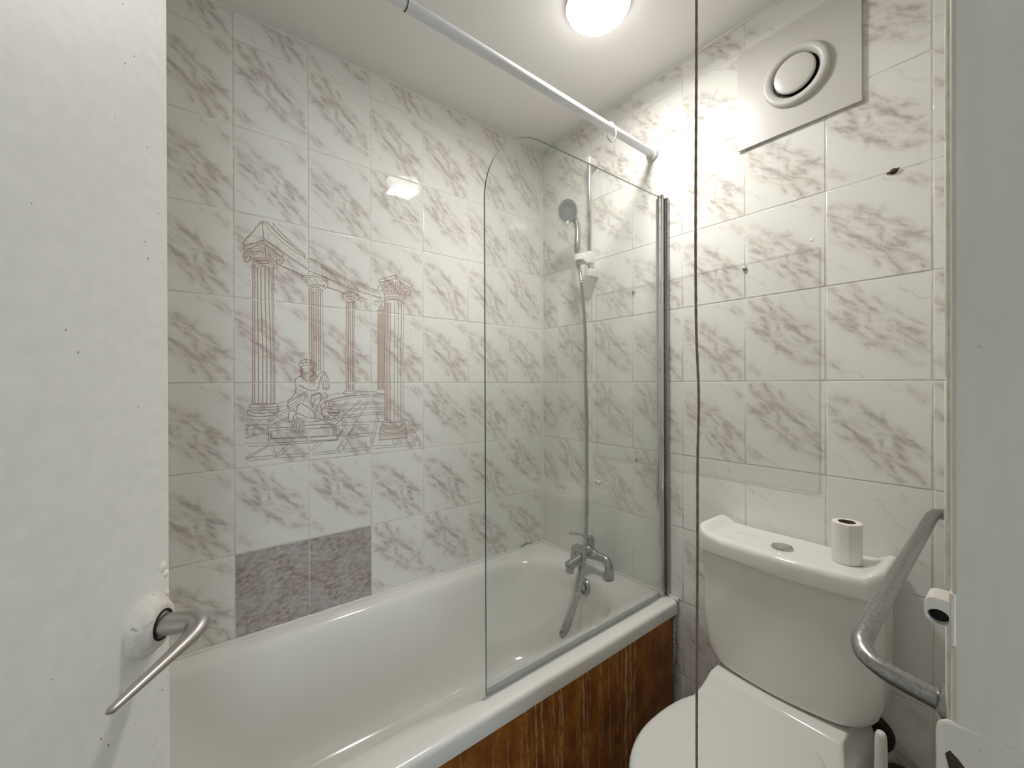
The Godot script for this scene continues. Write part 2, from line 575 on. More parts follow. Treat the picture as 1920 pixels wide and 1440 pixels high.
func build_tiles() -> void:
	var tw := 300
	var th := 374
	var wavy := noise_tex(0.012, 2, 5.0, Color.BLACK, Color.WHITE, 256)
	var prints := []
	var first := marble(tw, th, 2, 1.0)
	for k in 3:
		var d := first if k == 0 else marble(256, 320, 2 + k * 17, [1.0, 0.9, 1.0][k])
		var im := Image.create_from_data(tw if k == 0 else 256, th if k == 0 else 320, false, Image.FORMAT_RGB8, d)
		prints.append(tile_material(ImageTexture.create_from_image(im), wavy))
	var plain := tile_material(ImageTexture.create_from_image(Image.create_from_data(256, 320, false, Image.FORMAT_RGB8, marble(256, 320, 5, 0.8, true))), wavy)
	var mott := tile_material(ImageTexture.create_from_image(Image.create_from_data(256, 320, false, Image.FORMAT_RGB8, mottled(256, 320))), wavy)
	mott.roughness = 0.3
	var pic := tile_material(picture(first, tw, th), wavy)
	var ups := []
	for j in range(-5, 5): ups.append(YJ + j * TH)
	ups.append(YJ + CEIL)
	ups[0] = 0.0
	# left wall, read from the door towards the corner: a = 1.75 - z
	var zs := [1.75, 1.6404, 1.4379, 1.2354, 1.0329, 0.8304, 0.6279, 0.4254, 0.2229, 0.0204, 0.003]
	var al := []
	for z in zs: al.append(1.75 - z)
	var wl := get_node("wall_left")
	var left_ups := ups.slice(2)
	left_ups[0] = YJ + RIM - 0.003
	tile_wall(wl, Transform3D(Basis(Vector3(0, 0, -1), Vector3.UP, Vector3(1, 0, 0)), Vector3(0.0, 0, 1.75)), al, left_ups, func(i, j, _a, _b):
		if i >= 3 and i <= 5 and j >= 2 and j <= 4: return [pic, Rect2((i - 3) / 3.0, (4 - j) / 3.0, 1.0 / 3.0, 1.0 / 3.0)]
		if (i == 3 or i == 4) and j == 0: return [mott, i == 4]
		return [prints[(i * 3 + j * 5) % 3], ((i * 7 + j * 3 + i * j) % 5) in [0, 2]])
	var wb := get_node("wall_back")
	var xs := [0.003, 0.1084, 0.3109, 0.5134, 0.7159, 0.9184, 1.1209, 1.3234, 1.407]
	tile_wall(wb, Transform3D(Basis.IDENTITY, Vector3.ZERO), xs, ups, func(i, j, _a, _b):
		if j == 3 and i >= 4: return [plain, i % 2 == 0]
		if j == 2 and (i < 4 or i > 4): return [plain, i % 2 == 1]
		return [prints[(i * 2 + j * 5) % 3], ((i * 3 + j * 7 + i * j * 2) % 5) in [0, 1, 3]])
	var wr := get_node("wall_right")
	tile_wall(wr, Transform3D(Basis(Vector3(0, 0, 1), Vector3.UP, Vector3(-1, 0, 0)), Vector3(1.418, 0, 0.0)), [0.01, 0.11, 0.3125, 0.515, 0.722], ups, func(i, j, _a, _b):
		return [prints[(i + j * 2) % 3], (i + j) % 3 == 0])
# ---------------------------------------------------------------- the room

func slab(a: Vector3, b: Vector3) -> Shape:
	var s := Shape.new()
	s.box(a, b, 0.001)
	return s

func build_shell() -> void:
	var top := YJ + CEIL
	struct("floor", slab(Vector3(-0.12, -0.1, -0.12), Vector3(1.56, 0.0, 1.87)), M.lino, "dark grey vinyl floor of the bathroom")
	struct("ceiling", slab(Vector3(-0.12, top, -0.12), Vector3(1.56, top + 0.1, 1.88)), M.ceiling, "plain white painted ceiling")
	var wl := setting("wall_left", "left wall of marble print tiles with a column picture")
	obj("grout", slab(Vector3(-0.12, 0, -0.12), Vector3(0.0056, top, 1.87)), M.grout, wl)
	var wb := setting("wall_back", "tiled wall behind the toilet and the tap end of the bath")
	obj("grout", slab(Vector3(-0.0, 0, -0.12), Vector3(1.54, top, 0.0056)), M.grout, wb)
	var wr := setting("wall_right", "narrow tiled wall beside the toilet")
	obj("grout", slab(Vector3(1.4127, 0, 0.0), Vector3(1.54, top, 0.725)), M.grout, wr)
	struct("wall_front", slab(Vector3(0.0, 0, 1.75), Vector3(1.54, top, 1.87)), M.plaster, "painted wall at the foot of the bath")
	# over the doorway and beyond its hinge side
	struct("wall_door_side", slab(Vector3(1.441, 0, 1.69), Vector3(1.54, top, 1.76)), M.plaster, "strip of wall beside the door hinges")
	struct("wall_over_door", slab(Vector3(1.441, 2.06, 0.72), Vector3(1.54, top, 1.70)), M.plaster, "wall over the doorway")
	# the hall behind the camera, with a window
	struct("floor_hall", slab(Vector3(1.54, -0.1, -0.6), Vector3(3.6, 0.0, 3.2)), M.carpet, "beige hall floor")
	struct("ceiling_hall", slab(Vector3(1.56, top, -0.72), Vector3(3.72, top + 0.1, 3.32)), M.ceiling, "white hall ceiling")
	struct("wall_hall_back", slab(Vector3(1.54, 0, -0.72), Vector3(3.6, top, -0.6)), M.plaster, "end wall of the hall behind the toilet side")
	struct("wall_hall_front", slab(Vector3(1.441, 0, 3.2), Vector3(3.6, top, 3.32)), M.plaster, "end wall of the hall beyond the window")
	struct("wall_hall_near", slab(Vector3(1.441, 0, 1.87), Vector3(1.54, top, 3.2)), M.plaster, "hall wall beyond the bathroom")
	struct("wall_hall_beside", slab(Vector3(1.50, 0, -0.6), Vector3(1.54, top, -0.1)), M.plaster, "hall wall beside the toilet side")
	var wh := setting("wall_hall", "hall wall with a window opposite the bathroom")
	obj("lower_wall", slab(Vector3(3.6, 0, -0.72), Vector3(3.72, 0.7, 3.32)), M.plaster, wh)
	obj("upper_wall", slab(Vector3(3.6, 2.2, -0.72), Vector3(3.72, top, 3.32)), M.plaster, wh)
	obj("pier", slab(Vector3(3.6, 0.7, -0.72), Vector3(3.72, 2.2, 1.46)), M.plaster, wh)
	obj("pier", slab(Vector3(3.6, 0.7, 2.16), Vector3(3.72, 2.2, 3.32)), M.plaster, wh)
	var wn := setting("window_1", "white framed hall window letting in daylight")
	var s := Shape.new()
	for z in [1.46, 1.785, 2.11]: s.box(Vector3(3.64, 0.7, z), Vector3(3.69, 2.2, z + 0.05), 0.003)
	for y in [0.7, 2.15]: s.box(Vector3(3.64, y, 1.46), Vector3(3.69, y + 0.05, 2.16), 0.003)
	obj("window_frame", s, M.plastic, wn)
	for z in [1.51, 1.835]: obj("pane", slab(Vector3(3.662, 0.75, z), Vector3(3.667, 2.15, z + 0.275)), M.window, wn)
	# sealant beads between walls and ceiling and in the corner
	bead("trim_1", P(0.008, CEIL - 0.001, 1.75), P(0.008, CEIL - 0.001, 0.008), 0.0042, "uneven white filler bead between left wall and ceiling")
	bead("trim_2", P(0.008, CEIL - 0.001, 0.008), P(1.41, CEIL - 0.001, 0.008), 0.0042, "uneven white filler bead between back wall and ceiling")
	bead("trim_3", P(0.008, RIM, 0.008), P(0.008, CEIL, 0.008), 0.0045, "white sealant bead in the tiled corner")

func bead(called: String, a: Vector3, b: Vector3, r: float, label := "", parent: Node = self) -> MeshInstance3D:
	var path := []
	var rad := []
	var n := int(a.distance_to(b) / 0.02)
	for i in n + 1:
		path.append(a.lerp(b, float(i) / n) + Vector3(rng.randfn(), rng.randfn(), rng.randfn()) * r * 0.10)
		rad.append(r * rng.randf_range(0.82, 1.25))
	var s := Shape.new()
	s.tube(path, rad, 8)
	if parent != self: return obj(called, s, M.sealant, parent, 70.0)
	return struct(called, s, M.sealant, label)

func build_door() -> void:
	var hinge := Vector3(1.45, 0.0, 1.69)
	var d := setting("door_1", "white painted bathroom door standing open with a grey lever handle")
	d.transform = Transform3D(Basis(Vector3(-0.8660, 0, -0.5), Vector3.UP, Vector3(0.5, 0, -0.8660)), hinge)
	var wide := 0.6471
	var s := Shape.new()
	s.box(Vector3(0.0, 0.008, -0.036), Vector3(wide, 1.985, 0.0), 0.0016)
	obj("leaf", s, M.paint, d)
	# lumps of old paint along the closing edge
	s = Shape.new()
	for q in [[-0.196, 0.006], [-0.226, 0.005], [-0.205, 0.004]]:
		s.lathe([Vector2(q[1], 0), Vector2(q[1] * 0.7, 0.0012), Vector2(0, 0.0018)], Vector3(wide - 0.011 + rng.randf() * 0.006, YJ + q[0], 0.0), Vector3(0, 0, 1), 10)
	obj("paint_lump", s, M.paint, d)
	s = Shape.new()
	for i in 26:
		var c := Vector3(rng.randf_range(0.49, wide - 0.004), YJ + rng.randf_range(-0.42, 0.45), 0.0)
		var r := rng.randf_range(0.0003, 0.0008)
		s.lathe([Vector2(r, 0), Vector2(r * 0.6, 0.0003), Vector2(0, 0.0004)], c, Vector3(0, 0, 1), 7, true, true, false, rng.randf_range(0.6, 1.8))
	obj("dirt_speck", s, M.speck, d).set_meta("kind", "stuff")
	var h := Node3D.new()
	h.name = "door_handle"
	h.set_meta("label", "dull grey metal lever handle on a chipped painted rose")
	d.add_child(h)
	h.position = Vector3(0.612, YJ - 0.244, 0.0)
	s = Shape.new()
	s.lathe([Vector2(0.0292, 0), Vector2(0.0290, 0.004), Vector2(0.0268, 0.0072), Vector2(0.0232, 0.0095), Vector2(0.0215, 0.0130), Vector2(0.0180, 0.0148), Vector2(0.0, 0.0149)], Vector3.ZERO, Vector3(0, 0, 1), 40)
	obj("rose", s, M.chipped, h, 50.0)
	s = Shape.new()
	s.hoop(Vector3(0, 0, 0.0150), Vector3(0, 0, 1), 0.0134, 0.0014, 28, 8)
	obj("collar", s, M.black, h)
	s = Shape.new()
	var pts := curve([Vector3(0, 0, 0.010), Vector3(0, 0, 0.026), Vector3(0.0005, 0.0, 0.040), Vector3(-0.006, -0.0005, 0.0495), Vector3(-0.022, -0.002, 0.0525), Vector3(-0.05, -0.003, 0.0515), Vector3(-0.085, -0.004, 0.0490), Vector3(-0.113, -0.005, 0.0470)], 6)
	var keyr := [0.0128, 0.0124, 0.0120, 0.0106, 0.0078, 0.0058, 0.0046, 0.0030]
	var rad := []
	for i in pts.size():
		var f := i / 6.0
		var a: int = int(minf(f, 6.0))
		rad.append(lerpf(keyr[a], keyr[a + 1], f - a))
	rad[-1] = 0.0018
	s.tube(pts, rad, 20, true, 0.80, Vector3.UP)
	obj("lever", s, M.alloy, h, 60.0)
	# door frame: closing post, hinge post, head
	var f := setting("trim_4", "white painted door frame with an old strike plate")
	s = Shape.new()
	var rings := []
	for y in [0.0, 2.06]:
		var ring := PackedVector3Array()
		for q in rrect(1.4405, 1.60, 0.727, 1.0, 0.0032, 0.0, 4): ring.append(Vector3(q.x, y, q.z))
		rings.append(ring)
	s.loft(rings)
	obj("closing_post", s, M.frame_paint, f)
	obj("hinge_post", slab(Vector3(1.452, 0, 1.694), Vector3(1.60, 2.06, 1.75)), M.frame_paint, f)
	obj("head", slab(Vector3(1.4405, 1.995, 1.0), Vector3(1.60, 2.06, 1.694)), M.frame_paint, f)
	# strike plate: rounded, its lip standing past the post's edge
	s = Shape.new()
	rings = []
	for z in [[0.9985, 0.0], [1.0008, 0.0], [1.0018, 0.0008]]:
		var ring := PackedVector3Array()
		for q in rrect(1.4345 + z[1], 1.480 - z[1], -0.36 + z[1], -0.204 - z[1], 0.0075, 0.0, 6): ring.append(Vector3(q.x, YJ + q.z, z[0]))
		rings.append(ring)
	s.loft(rings)
	obj("strike_plate", s, M.frame_paint, f)
	s = Shape.new()
	for q in [[[1.4385, -0.2235], [1.4405, -0.2205], [1.4440, -0.2235], [1.4480, -0.2285], [1.4495, -0.2340], [1.4478, -0.242], [1.4425, -0.2415], [1.4408, -0.2345]], [[1.4560, -0.2300], [1.4585, -0.2305], [1.4640, -0.2345], [1.4640, -0.245], [1.4570, -0.245], [1.4575, -0.2345]]]:
		var lo := PackedVector3Array()
		var hi := PackedVector3Array()
		for p in q:
			lo.append(Vector3(p[0], YJ + p[1], 1.0010)); hi.append(Vector3(p[0], YJ + p[1], 1.00205))
		s.loft([lo, hi])
	obj("paint_chip", s, M.wood_edge, f)
	# blisters and old screw holes in the paint
	s = Shape.new()
	for q in [[1.4525, 0.0165, 0.0011], [1.4605, 0.0225, 0.0012], [1.4535, -0.213, 0.0022], [1.4600, -0.219, 0.0018], [1.4625, -0.2255, 0.0026]]:
		s.lathe([Vector2(q[2], -0.0006), Vector2(q[2] * 0.8, 0.0004), Vector2(q[2] * 0.3, 0.0006), Vector2(0, 0.0003)], Vector3(q[0], YJ + q[1], 1.0 if q[1] > -0.2 else 1.0016), Vector3(0, 0, 1), 14)
	obj("paint_blister", s, M.frame_paint, f)
	# keep of a barrel bolt on the room side of the post
	s = Shape.new()
	rings = []
	for q in [[0.984, 1.0], [0.9985, 1.0], [1.0003, 0.92], [1.0003, 0.62], [0.986, 0.60]]:
		var ring := PackedVector3Array()
		for k in 28:
			var a := TAU * k / 28
			var c := Vector2(cos(a), sin(a))
			if q[1] > 0.7:
				var m := pow(pow(absf(c.x), 4.0) + pow(absf(c.y), 4.0), -0.25)
				c *= m
				ring.append(Vector3(1.4362 + c.x * 0.0068 * q[1], YJ - 0.1412 + c.y * 0.0082 * q[1], q[0]))
			else:
				ring.append(Vector3(1.4356 + c.x * 0.0080 * q[1], YJ - 0.1445 + c.y * 0.0072 * q[1], q[0]))
		rings.append(ring)
	s.loft(rings, true, true, false)
	obj("bolt_keep", s, M.frame_paint, f)
	s = Shape.new()
	s.lathe([Vector2(0.0052, 0), Vector2(0.0046, 0.009), Vector2(0, 0.0092)], Vector3(1.4356, YJ - 0.1445, 0.9855), Vector3(0, 0, 1), 20, true, true)
	obj("bolt_hole", s, M.black, f)
	s = Shape.new()
	s.box(Vector3(1.4400, YJ - 0.160, 0.975), Vector3(1.4432, YJ - 0.1275, 1.0006), 0.0010)
	obj("keep_plate", s, M.frame_paint, f)

func panel_tex() -> ImageTexture:
	var w := 1536
	var h := 512
	var a := FastNoiseLite.new(); a.seed = 4; a.frequency = 0.012; a.fractal_octaves = 5
	var b := FastNoiseLite.new(); b.seed = 8; b.frequency = 0.05; b.fractal_octaves = 3
	var d := PackedByteArray(); d.resize(w * h * 3)
	# glue lines: place along the panel in metres, half width in metres, strength, start and end (from the top)
	var lines := [[0.277, 0.0032, 1.0, 0, 0.4], [0.254, 0.0026, 0.8, 0, 0.3], [0.232, 0.003, 0.7, 0, 0.36], [0.318, 0.0026, 0.55, 0, 0.3], [0.300, 0.002, 0.5, 0, 0.5], [0.354, 0.0022, 0.6, 0, 0.3], [0.389, 0.002, 0.6, 0, 0.25], [0.400, 0.0018, 0.55, 0, 0.3], [0.445, 0.0022, 0.5, 0.02, 0.5], [0.452, 0.0018, 0.6, 0, 0.3], [0.466, 0.003, 0.75, 0, 0.28], [0.484, 0.0022, 0.6, 0, 0.2], [0.493, 0.0016, 0.4, 0, 0.2],
		[0.550, 0.0026, 0.8, 0, 0.4], [0.562, 0.0024, 0.75, 0, 0.3], [0.582, 0.002, 0.7, 0, 0.3], [0.592, 0.0014, 0.4, 0.03, 0.3], [0.619, 0.0026, 0.8, 0, 0.5], [0.641, 0.0024, 0.8, 0, 0.5], [0.656, 0.0015, 0.45, 0.05, 0.4], [0.673, 0.0018, 0.6, 0, 0.5], [0.687, 0.0016, 0.5, 0, 0.5], [0.729, 0.002, 0.4, 0.06, 0.4], [0.776, 0.0018, 0.35, 0.04, 0.2], [0.86, 0.002, 0.4, 0, 0.3], [0.93, 0.002, 0.5, 0, 0.4], [1.02, 0.003, 0.5, 0, 0.4], [1.2, 0.002, 0.5, 0, 0.4], [1.4, 0.003, 0.5, 0, 0.4]]
	for x in w:
		var z := x / float(w) * 1.69 + 0.012
		for y in h:
			var t := y / float(h) * 0.46
			var n := clampf(0.5 + a.get_noise_2d(x * 1.3, y * 0.55) * 0.9, 0.0, 1.0)
			var g := b.get_noise_2d(x, y)
			var c := c8(132, 77, 24).lerp(c8(188, 120, 46), n)
			c = c.lerp(c8(98, 54, 18), clampf(g * 0.6, 0.0, 0.5))
			for q in lines:
				var off: float = absf(z - q[0] - a.get_noise_2d(y * 0.6, q[0] * 9000.0) * 0.010)
				if off < q[1] * 2.1 and t > q[3] and t < q[4] + q[0] * 0.05:
					c = c.lerp(c8(222, 188, 152), q[2] * clampf(1.7 - off / q[1], 0.0, 1.0) * clampf(0.85 + b.get_noise_2d(x * 0.8, y * 0.35) * 1.4, 0.0, 1.0))
			var o := (y * w + x) * 3
			d[o] = int(c.r * 255.0); d[o + 1] = int(c.g * 255.0); d[o + 2] = int(c.b * 255.0)
	return ImageTexture.create_from_image(Image.create_from_data(w, h, false, Image.FORMAT_RGB8, d))

func build_bath() -> void:
	var t := thing("bathtub", "white bathtub with rolled rim along the tiled left wall", "bathtub", Vector3(0.35, 0, 0.85))
	var s := Shape.new()
	var rings := []
	var w := 0.008
	for q in [[w, 0.696, w, 1.74, 0.010, -0.803], [w, 0.700, w, 1.74, 0.012, -0.800], [w, 0.700, w, 1.74, 0.014, -0.768], [w + 0.002, 0.698, w + 0.002, 1.738, 0.016, -0.760], [w + 0.006, 0.693, w + 0.006, 1.732, 0.02, -0.7555],
			[0.018, 0.685, 0.02, 1.72, 0.03, -0.755], [0.026, 0.662, 0.05, 1.68, 0.05, -0.755], [0.034, 0.652, 0.075, 1.665, 0.09, -0.7572], [0.046, 0.618, 0.098, 1.63, 0.15, -0.7600], [0.055, 0.604, 0.106, 1.615, 0.17, -0.7640], [0.064, 0.594, 0.113, 1.60, 0.185, -0.7725], [0.071, 0.587, 0.118, 1.585, 0.195, -0.787],
			[0.079, 0.579, 0.123, 1.565, 0.20, -0.82], [0.088, 0.570, 0.131, 1.53, 0.205, -0.88], [0.100, 0.558, 0.146, 1.47, 0.21, -0.97], [0.113, 0.546, 0.165, 1.41, 0.21, -1.04], [0.128, 0.531, 0.188, 1.37, 0.20, -1.083], [0.150, 0.510, 0.225, 1.335, 0.18, -1.112], [0.180, 0.480, 0.285, 1.30, 0.15, -1.128], [0.23, 0.43, 0.34, 1.24, 0.099, -1.136]]:
		rings.append(rrect(q[0], q[1], q[2], q[3], q[4], q[5], 10))
	s.loft(rings, true, false, true, Vector3.UP)
	part("tub", s, M.bath, t, 60.0)
	s = Shape.new()
	var pl := []
	var pr := []
	for i in 80:
		pl.append(P(0.011, RIM + 0.0005 + rng.randfn() * 0.0004, 1.74 - i * 1.73 / 79.0)); pr.append(0.0055 * rng.randf_range(0.85, 1.15))
	s.tube(pl, pr, 8)
	part("sealant_bead", s, M.sealant, t, 70.0)
	s = Shape.new()
	pl = []; pr = []
	for i in 34:
		pl.append(P(0.011 + i * 0.69 / 33.0, RIM + 0.0005 + rng.randfn() * 0.0004, 0.011)); pr.append(0.0055 * rng.randf_range(0.85, 1.15))
	s.tube(pl, pr, 8)
	part("sealant_bead", s, M.sealant, t, 70.0)
	# overflow
	s = Shape.new()
	var c := P(0.368, -0.803, 0.1185)
	var ax := Vector3(0, 0.12, 1).normalized()
	s.lathe([Vector2(0.031, 0), Vector2(0.031, 0.004), Vector2(0.028, 0.008), Vector2(0.021, 0.009), Vector2(0.018, 0.005), Vector2(0.0, 0.005)], c, ax, 32)
	part("overflow_plate", s, M.dull_chrome, t)
	s = Shape.new()
	s.lathe([Vector2(0.014, 0.003), Vector2(0.013, 0.014), Vector2(0.0, 0.0155)], c, ax, 24)
	part("overflow_knob", s, M.dull_chrome, t)
	s = Shape.new()
	s.lathe([Vector2(0.028, 0), Vector2(0.028, 0.002), Vector2(0.020, 0.003), Vector2(0.0, 0.0015)], P(0.33, -1.136, 0.36), Vector3.UP, 28)
	part("waste", s, M.dull_chrome, t)
	# loose filler lifting at the rim
	s = Shape.new()
	s.tube(curve([P(0.012, RIM + 0.004, 0.150), P(0.013, RIM + 0.012, 0.128), P(0.013, RIM + 0.017, 0.112), P(0.012, RIM + 0.013, 0.098), P(0.012, RIM + 0.006, 0.085)], 5), 0.0018, 6)
	part("cracked_sealant", s, M.wood_edge, t)

	var b := thing("bath_surround", "brown stained wooden bath surround streaked with old glue", "bath surround", Vector3(0.68, 0, 0.85))
	s = Shape.new()
	s.has_uv = true
	var y0 := 0.004
	var y1 := YJ - 0.796
	var corners := [Vector3(0.688, y0, 0.028), Vector3(0.688, y1, 0.028), Vector3(0.688, y1, 1.72), Vector3(0.688, y0, 1.72)]
	for i in 17:
		for j in 5:
			var q := []
			for e in [[0, 0], [0, 1], [1, 1], [1, 0]]:
				q.append(Vector2((i + e[0]) / 17.0, (j + e[1]) / 5.0))
			for e in [[0, 2, 1], [0, 3, 2]]:
				for k in e:
					s.v.append(Vector3(0.688 + 0.0012 * sin(q[k].x * 9.0), lerpf(y0, y1, q[k].y), lerpf(0.028, 1.72, q[k].x)))
					s.uv.append(Vector2(q[k].x, 1.0 - q[k].y))
	var pm := mat(Color.WHITE, 0.5)
	pm.albedo_texture = panel_tex()
	part("face", s, pm, b)
	s = Shape.new()
	s.box(Vector3(0.670, y0, 0.028), Vector3(0.6865, y1, 1.72), 0.0005)
	part("board", s, M.wood_edge, b)
	# torn sealant at the wall end
	s = Shape.new()
	var path := []
	var rad := []
	for i in 30:
		path.append(P(0.690 + rng.randfn() * 0.0007, -0.822 - i * 0.0052, 0.0225 + rng.randfn() * 0.0016)); rad.append(rng.randf_range(0.0010, 0.0046))
	s.tube(path, rad, 6)
	part("torn_sealant", s, M.sealant, b, 70.0)
	s = Shape.new()
	s.hoop(P(0.690, -0.812, 0.017), Vector3(1, 0, 0), 0.0035, 0.0012, 16, 6)
	part("clip", s, M.screw, b)

func build_screen() -> void:
	var t := thing("shower_screen", "clear glass bath shower screen with one rounded top corner", "shower screen", P(0.648, RIM, 0.03))
	var gx := 0.648
	var outline := []
	var zr := 0.7845
	var top := 0.6435
	var bot := -0.7500
	outline.append(Vector2(0.036, bot)); outline.append(Vector2(zr, bot))
	for k in 21:
		var a := deg_to_rad(90.0 * k / 20.0)
		outline.append(Vector2(zr - 0.185 + cos(a) * 0.185, top - 0.205 + sin(a) * 0.205))
	outline.append(Vector2(0.036, top + 0.004))
	for side in [-1.0, 1.0]:
		pass
	var s := Shape.new()
	var ring_a := PackedVector3Array()
	var ring_b := PackedVector3Array()
	for q in outline:
		ring_a.append(P(gx - 0.0025, q.y, q.x)); ring_b.append(P(gx + 0.0025, q.y, q.x))
	var tris := Geometry2D.triangulate_polygon(PackedVector2Array(outline))
	for e in [[ring_a, Vector3(-1, 0, 0)], [ring_b, Vector3(1, 0, 0)]]:
		var tt := PackedVector3Array()
		for i in tris: tt.append(e[0][i])
		s.turned(tt, e[1])
	part("glass_pane", s, M.glass, t)
	s = Shape.new()
	var n := outline.size()
	for i in range(1, n - 1):
		var tt := PackedVector3Array([ring_a[i], ring_b[i], ring_b[i + 1], ring_a[i], ring_b[i + 1], ring_a[i + 1]])
		var mid: Vector2 = (outline[i] + outline[i + 1]) / 2.0 - Vector2(0.4, 0.0)
		s.turned(tt, Vector3(0, mid.y, mid.x))
	part("polished_edge", s, M.glass_edge, t)
	# wall channel, chrome hinge tube, seal
	s = Shape.new()
	s.box(P(0.640, -0.752, 0.0095), P(0.668, 0.646, 0.021), 0.001)
	part("wall_channel", s, M.dull_chrome, t)
	s = Shape.new()
	s.lathe([Vector2(0.0105, -0.745), Vector2(0.0105, 0.640), Vector2(0.0098, 0.642), Vector2(0.0, 0.642)], P(gx, 0.0, 0.0315), Vector3.UP, 24)
	s.box(P(gx - 0.0065, -0.745, 0.036), P(gx + 0.0065, 0.640, 0.052), 0.0015)
	part("hinge_tube", s, M.chrome, t)
	s = Shape.new()
	s.lathe([Vector2(0.0115, 0.0), Vector2(0.0115, 0.012), Vector2(0.010, 0.014), Vector2(0.0, 0.014)], P(gx, 0.641, 0.0315), Vector3.UP, 24)
	part("end_cap", s, M.dull_chrome, t)
	s = Shape.new()
	s.lathe([Vector2(0.0115, 0.0), Vector2(0.0115, 0.014), Vector2(0.0, 0.014)], P(gx, -0.757, 0.0315), Vector3.UP, 24)
	part("end_cap", s, M.dull_chrome, t)
	s = Shape.new()
	s.box(P(gx - 0.0042, -0.7572, 0.054), P(gx + 0.0042, -0.742, 0.784), 0.001)
	s.box(P(gx + 0.0040, -0.7572, 0.054), P(gx + 0.0085, -0.7535, 0.800), 0.0008)
	part("bottom_seal", s, M.strip, t)

func plan(hw: float, zb: float, zf: float, bow: float, r: float, y: float, xc := 1.06) -> PackedVector3Array:
	var out := rrect(xc - hw, xc + hw, zb, zf, r, y, 8)
	# straight sides are split so that the bow shows
	var fine := PackedVector3Array()
	for i in out.size():
		var a := out[i]
		var b := out[(i + 1) % out.size()]
		for k in (8 if i % 9 == 8 else 1):
			var p := a.lerp(b, k / 8.0) if i % 9 == 8 else a
			var u := (p.x - xc) / hw
			p.z -= bow * u * u * clampf((p.z - zb) / (zf - zb), 0.0, 1.0)
			fine.append(p)
	return fine

func egg(hw: float, zb: float, zm: float, zf: float, y: float, n := 64, xc := 1.05, pw := 2.5) -> PackedVector3Array:
	var out := PackedVector3Array()
	for k in n:
		var a := TAU * k / n
		var c := cos(a)
		var d := sin(a)
		if d < 0.0:
			var m := pow(pow(absf(c), pw) + pow(absf(d), pw), -1.0 / pw)
			out.append(P(xc + c * m * hw, y, zm + d * m * (zm - zb)))
		else:
			out.append(P(xc + c * hw, y, zm + d * (zf - zm)))
	return out

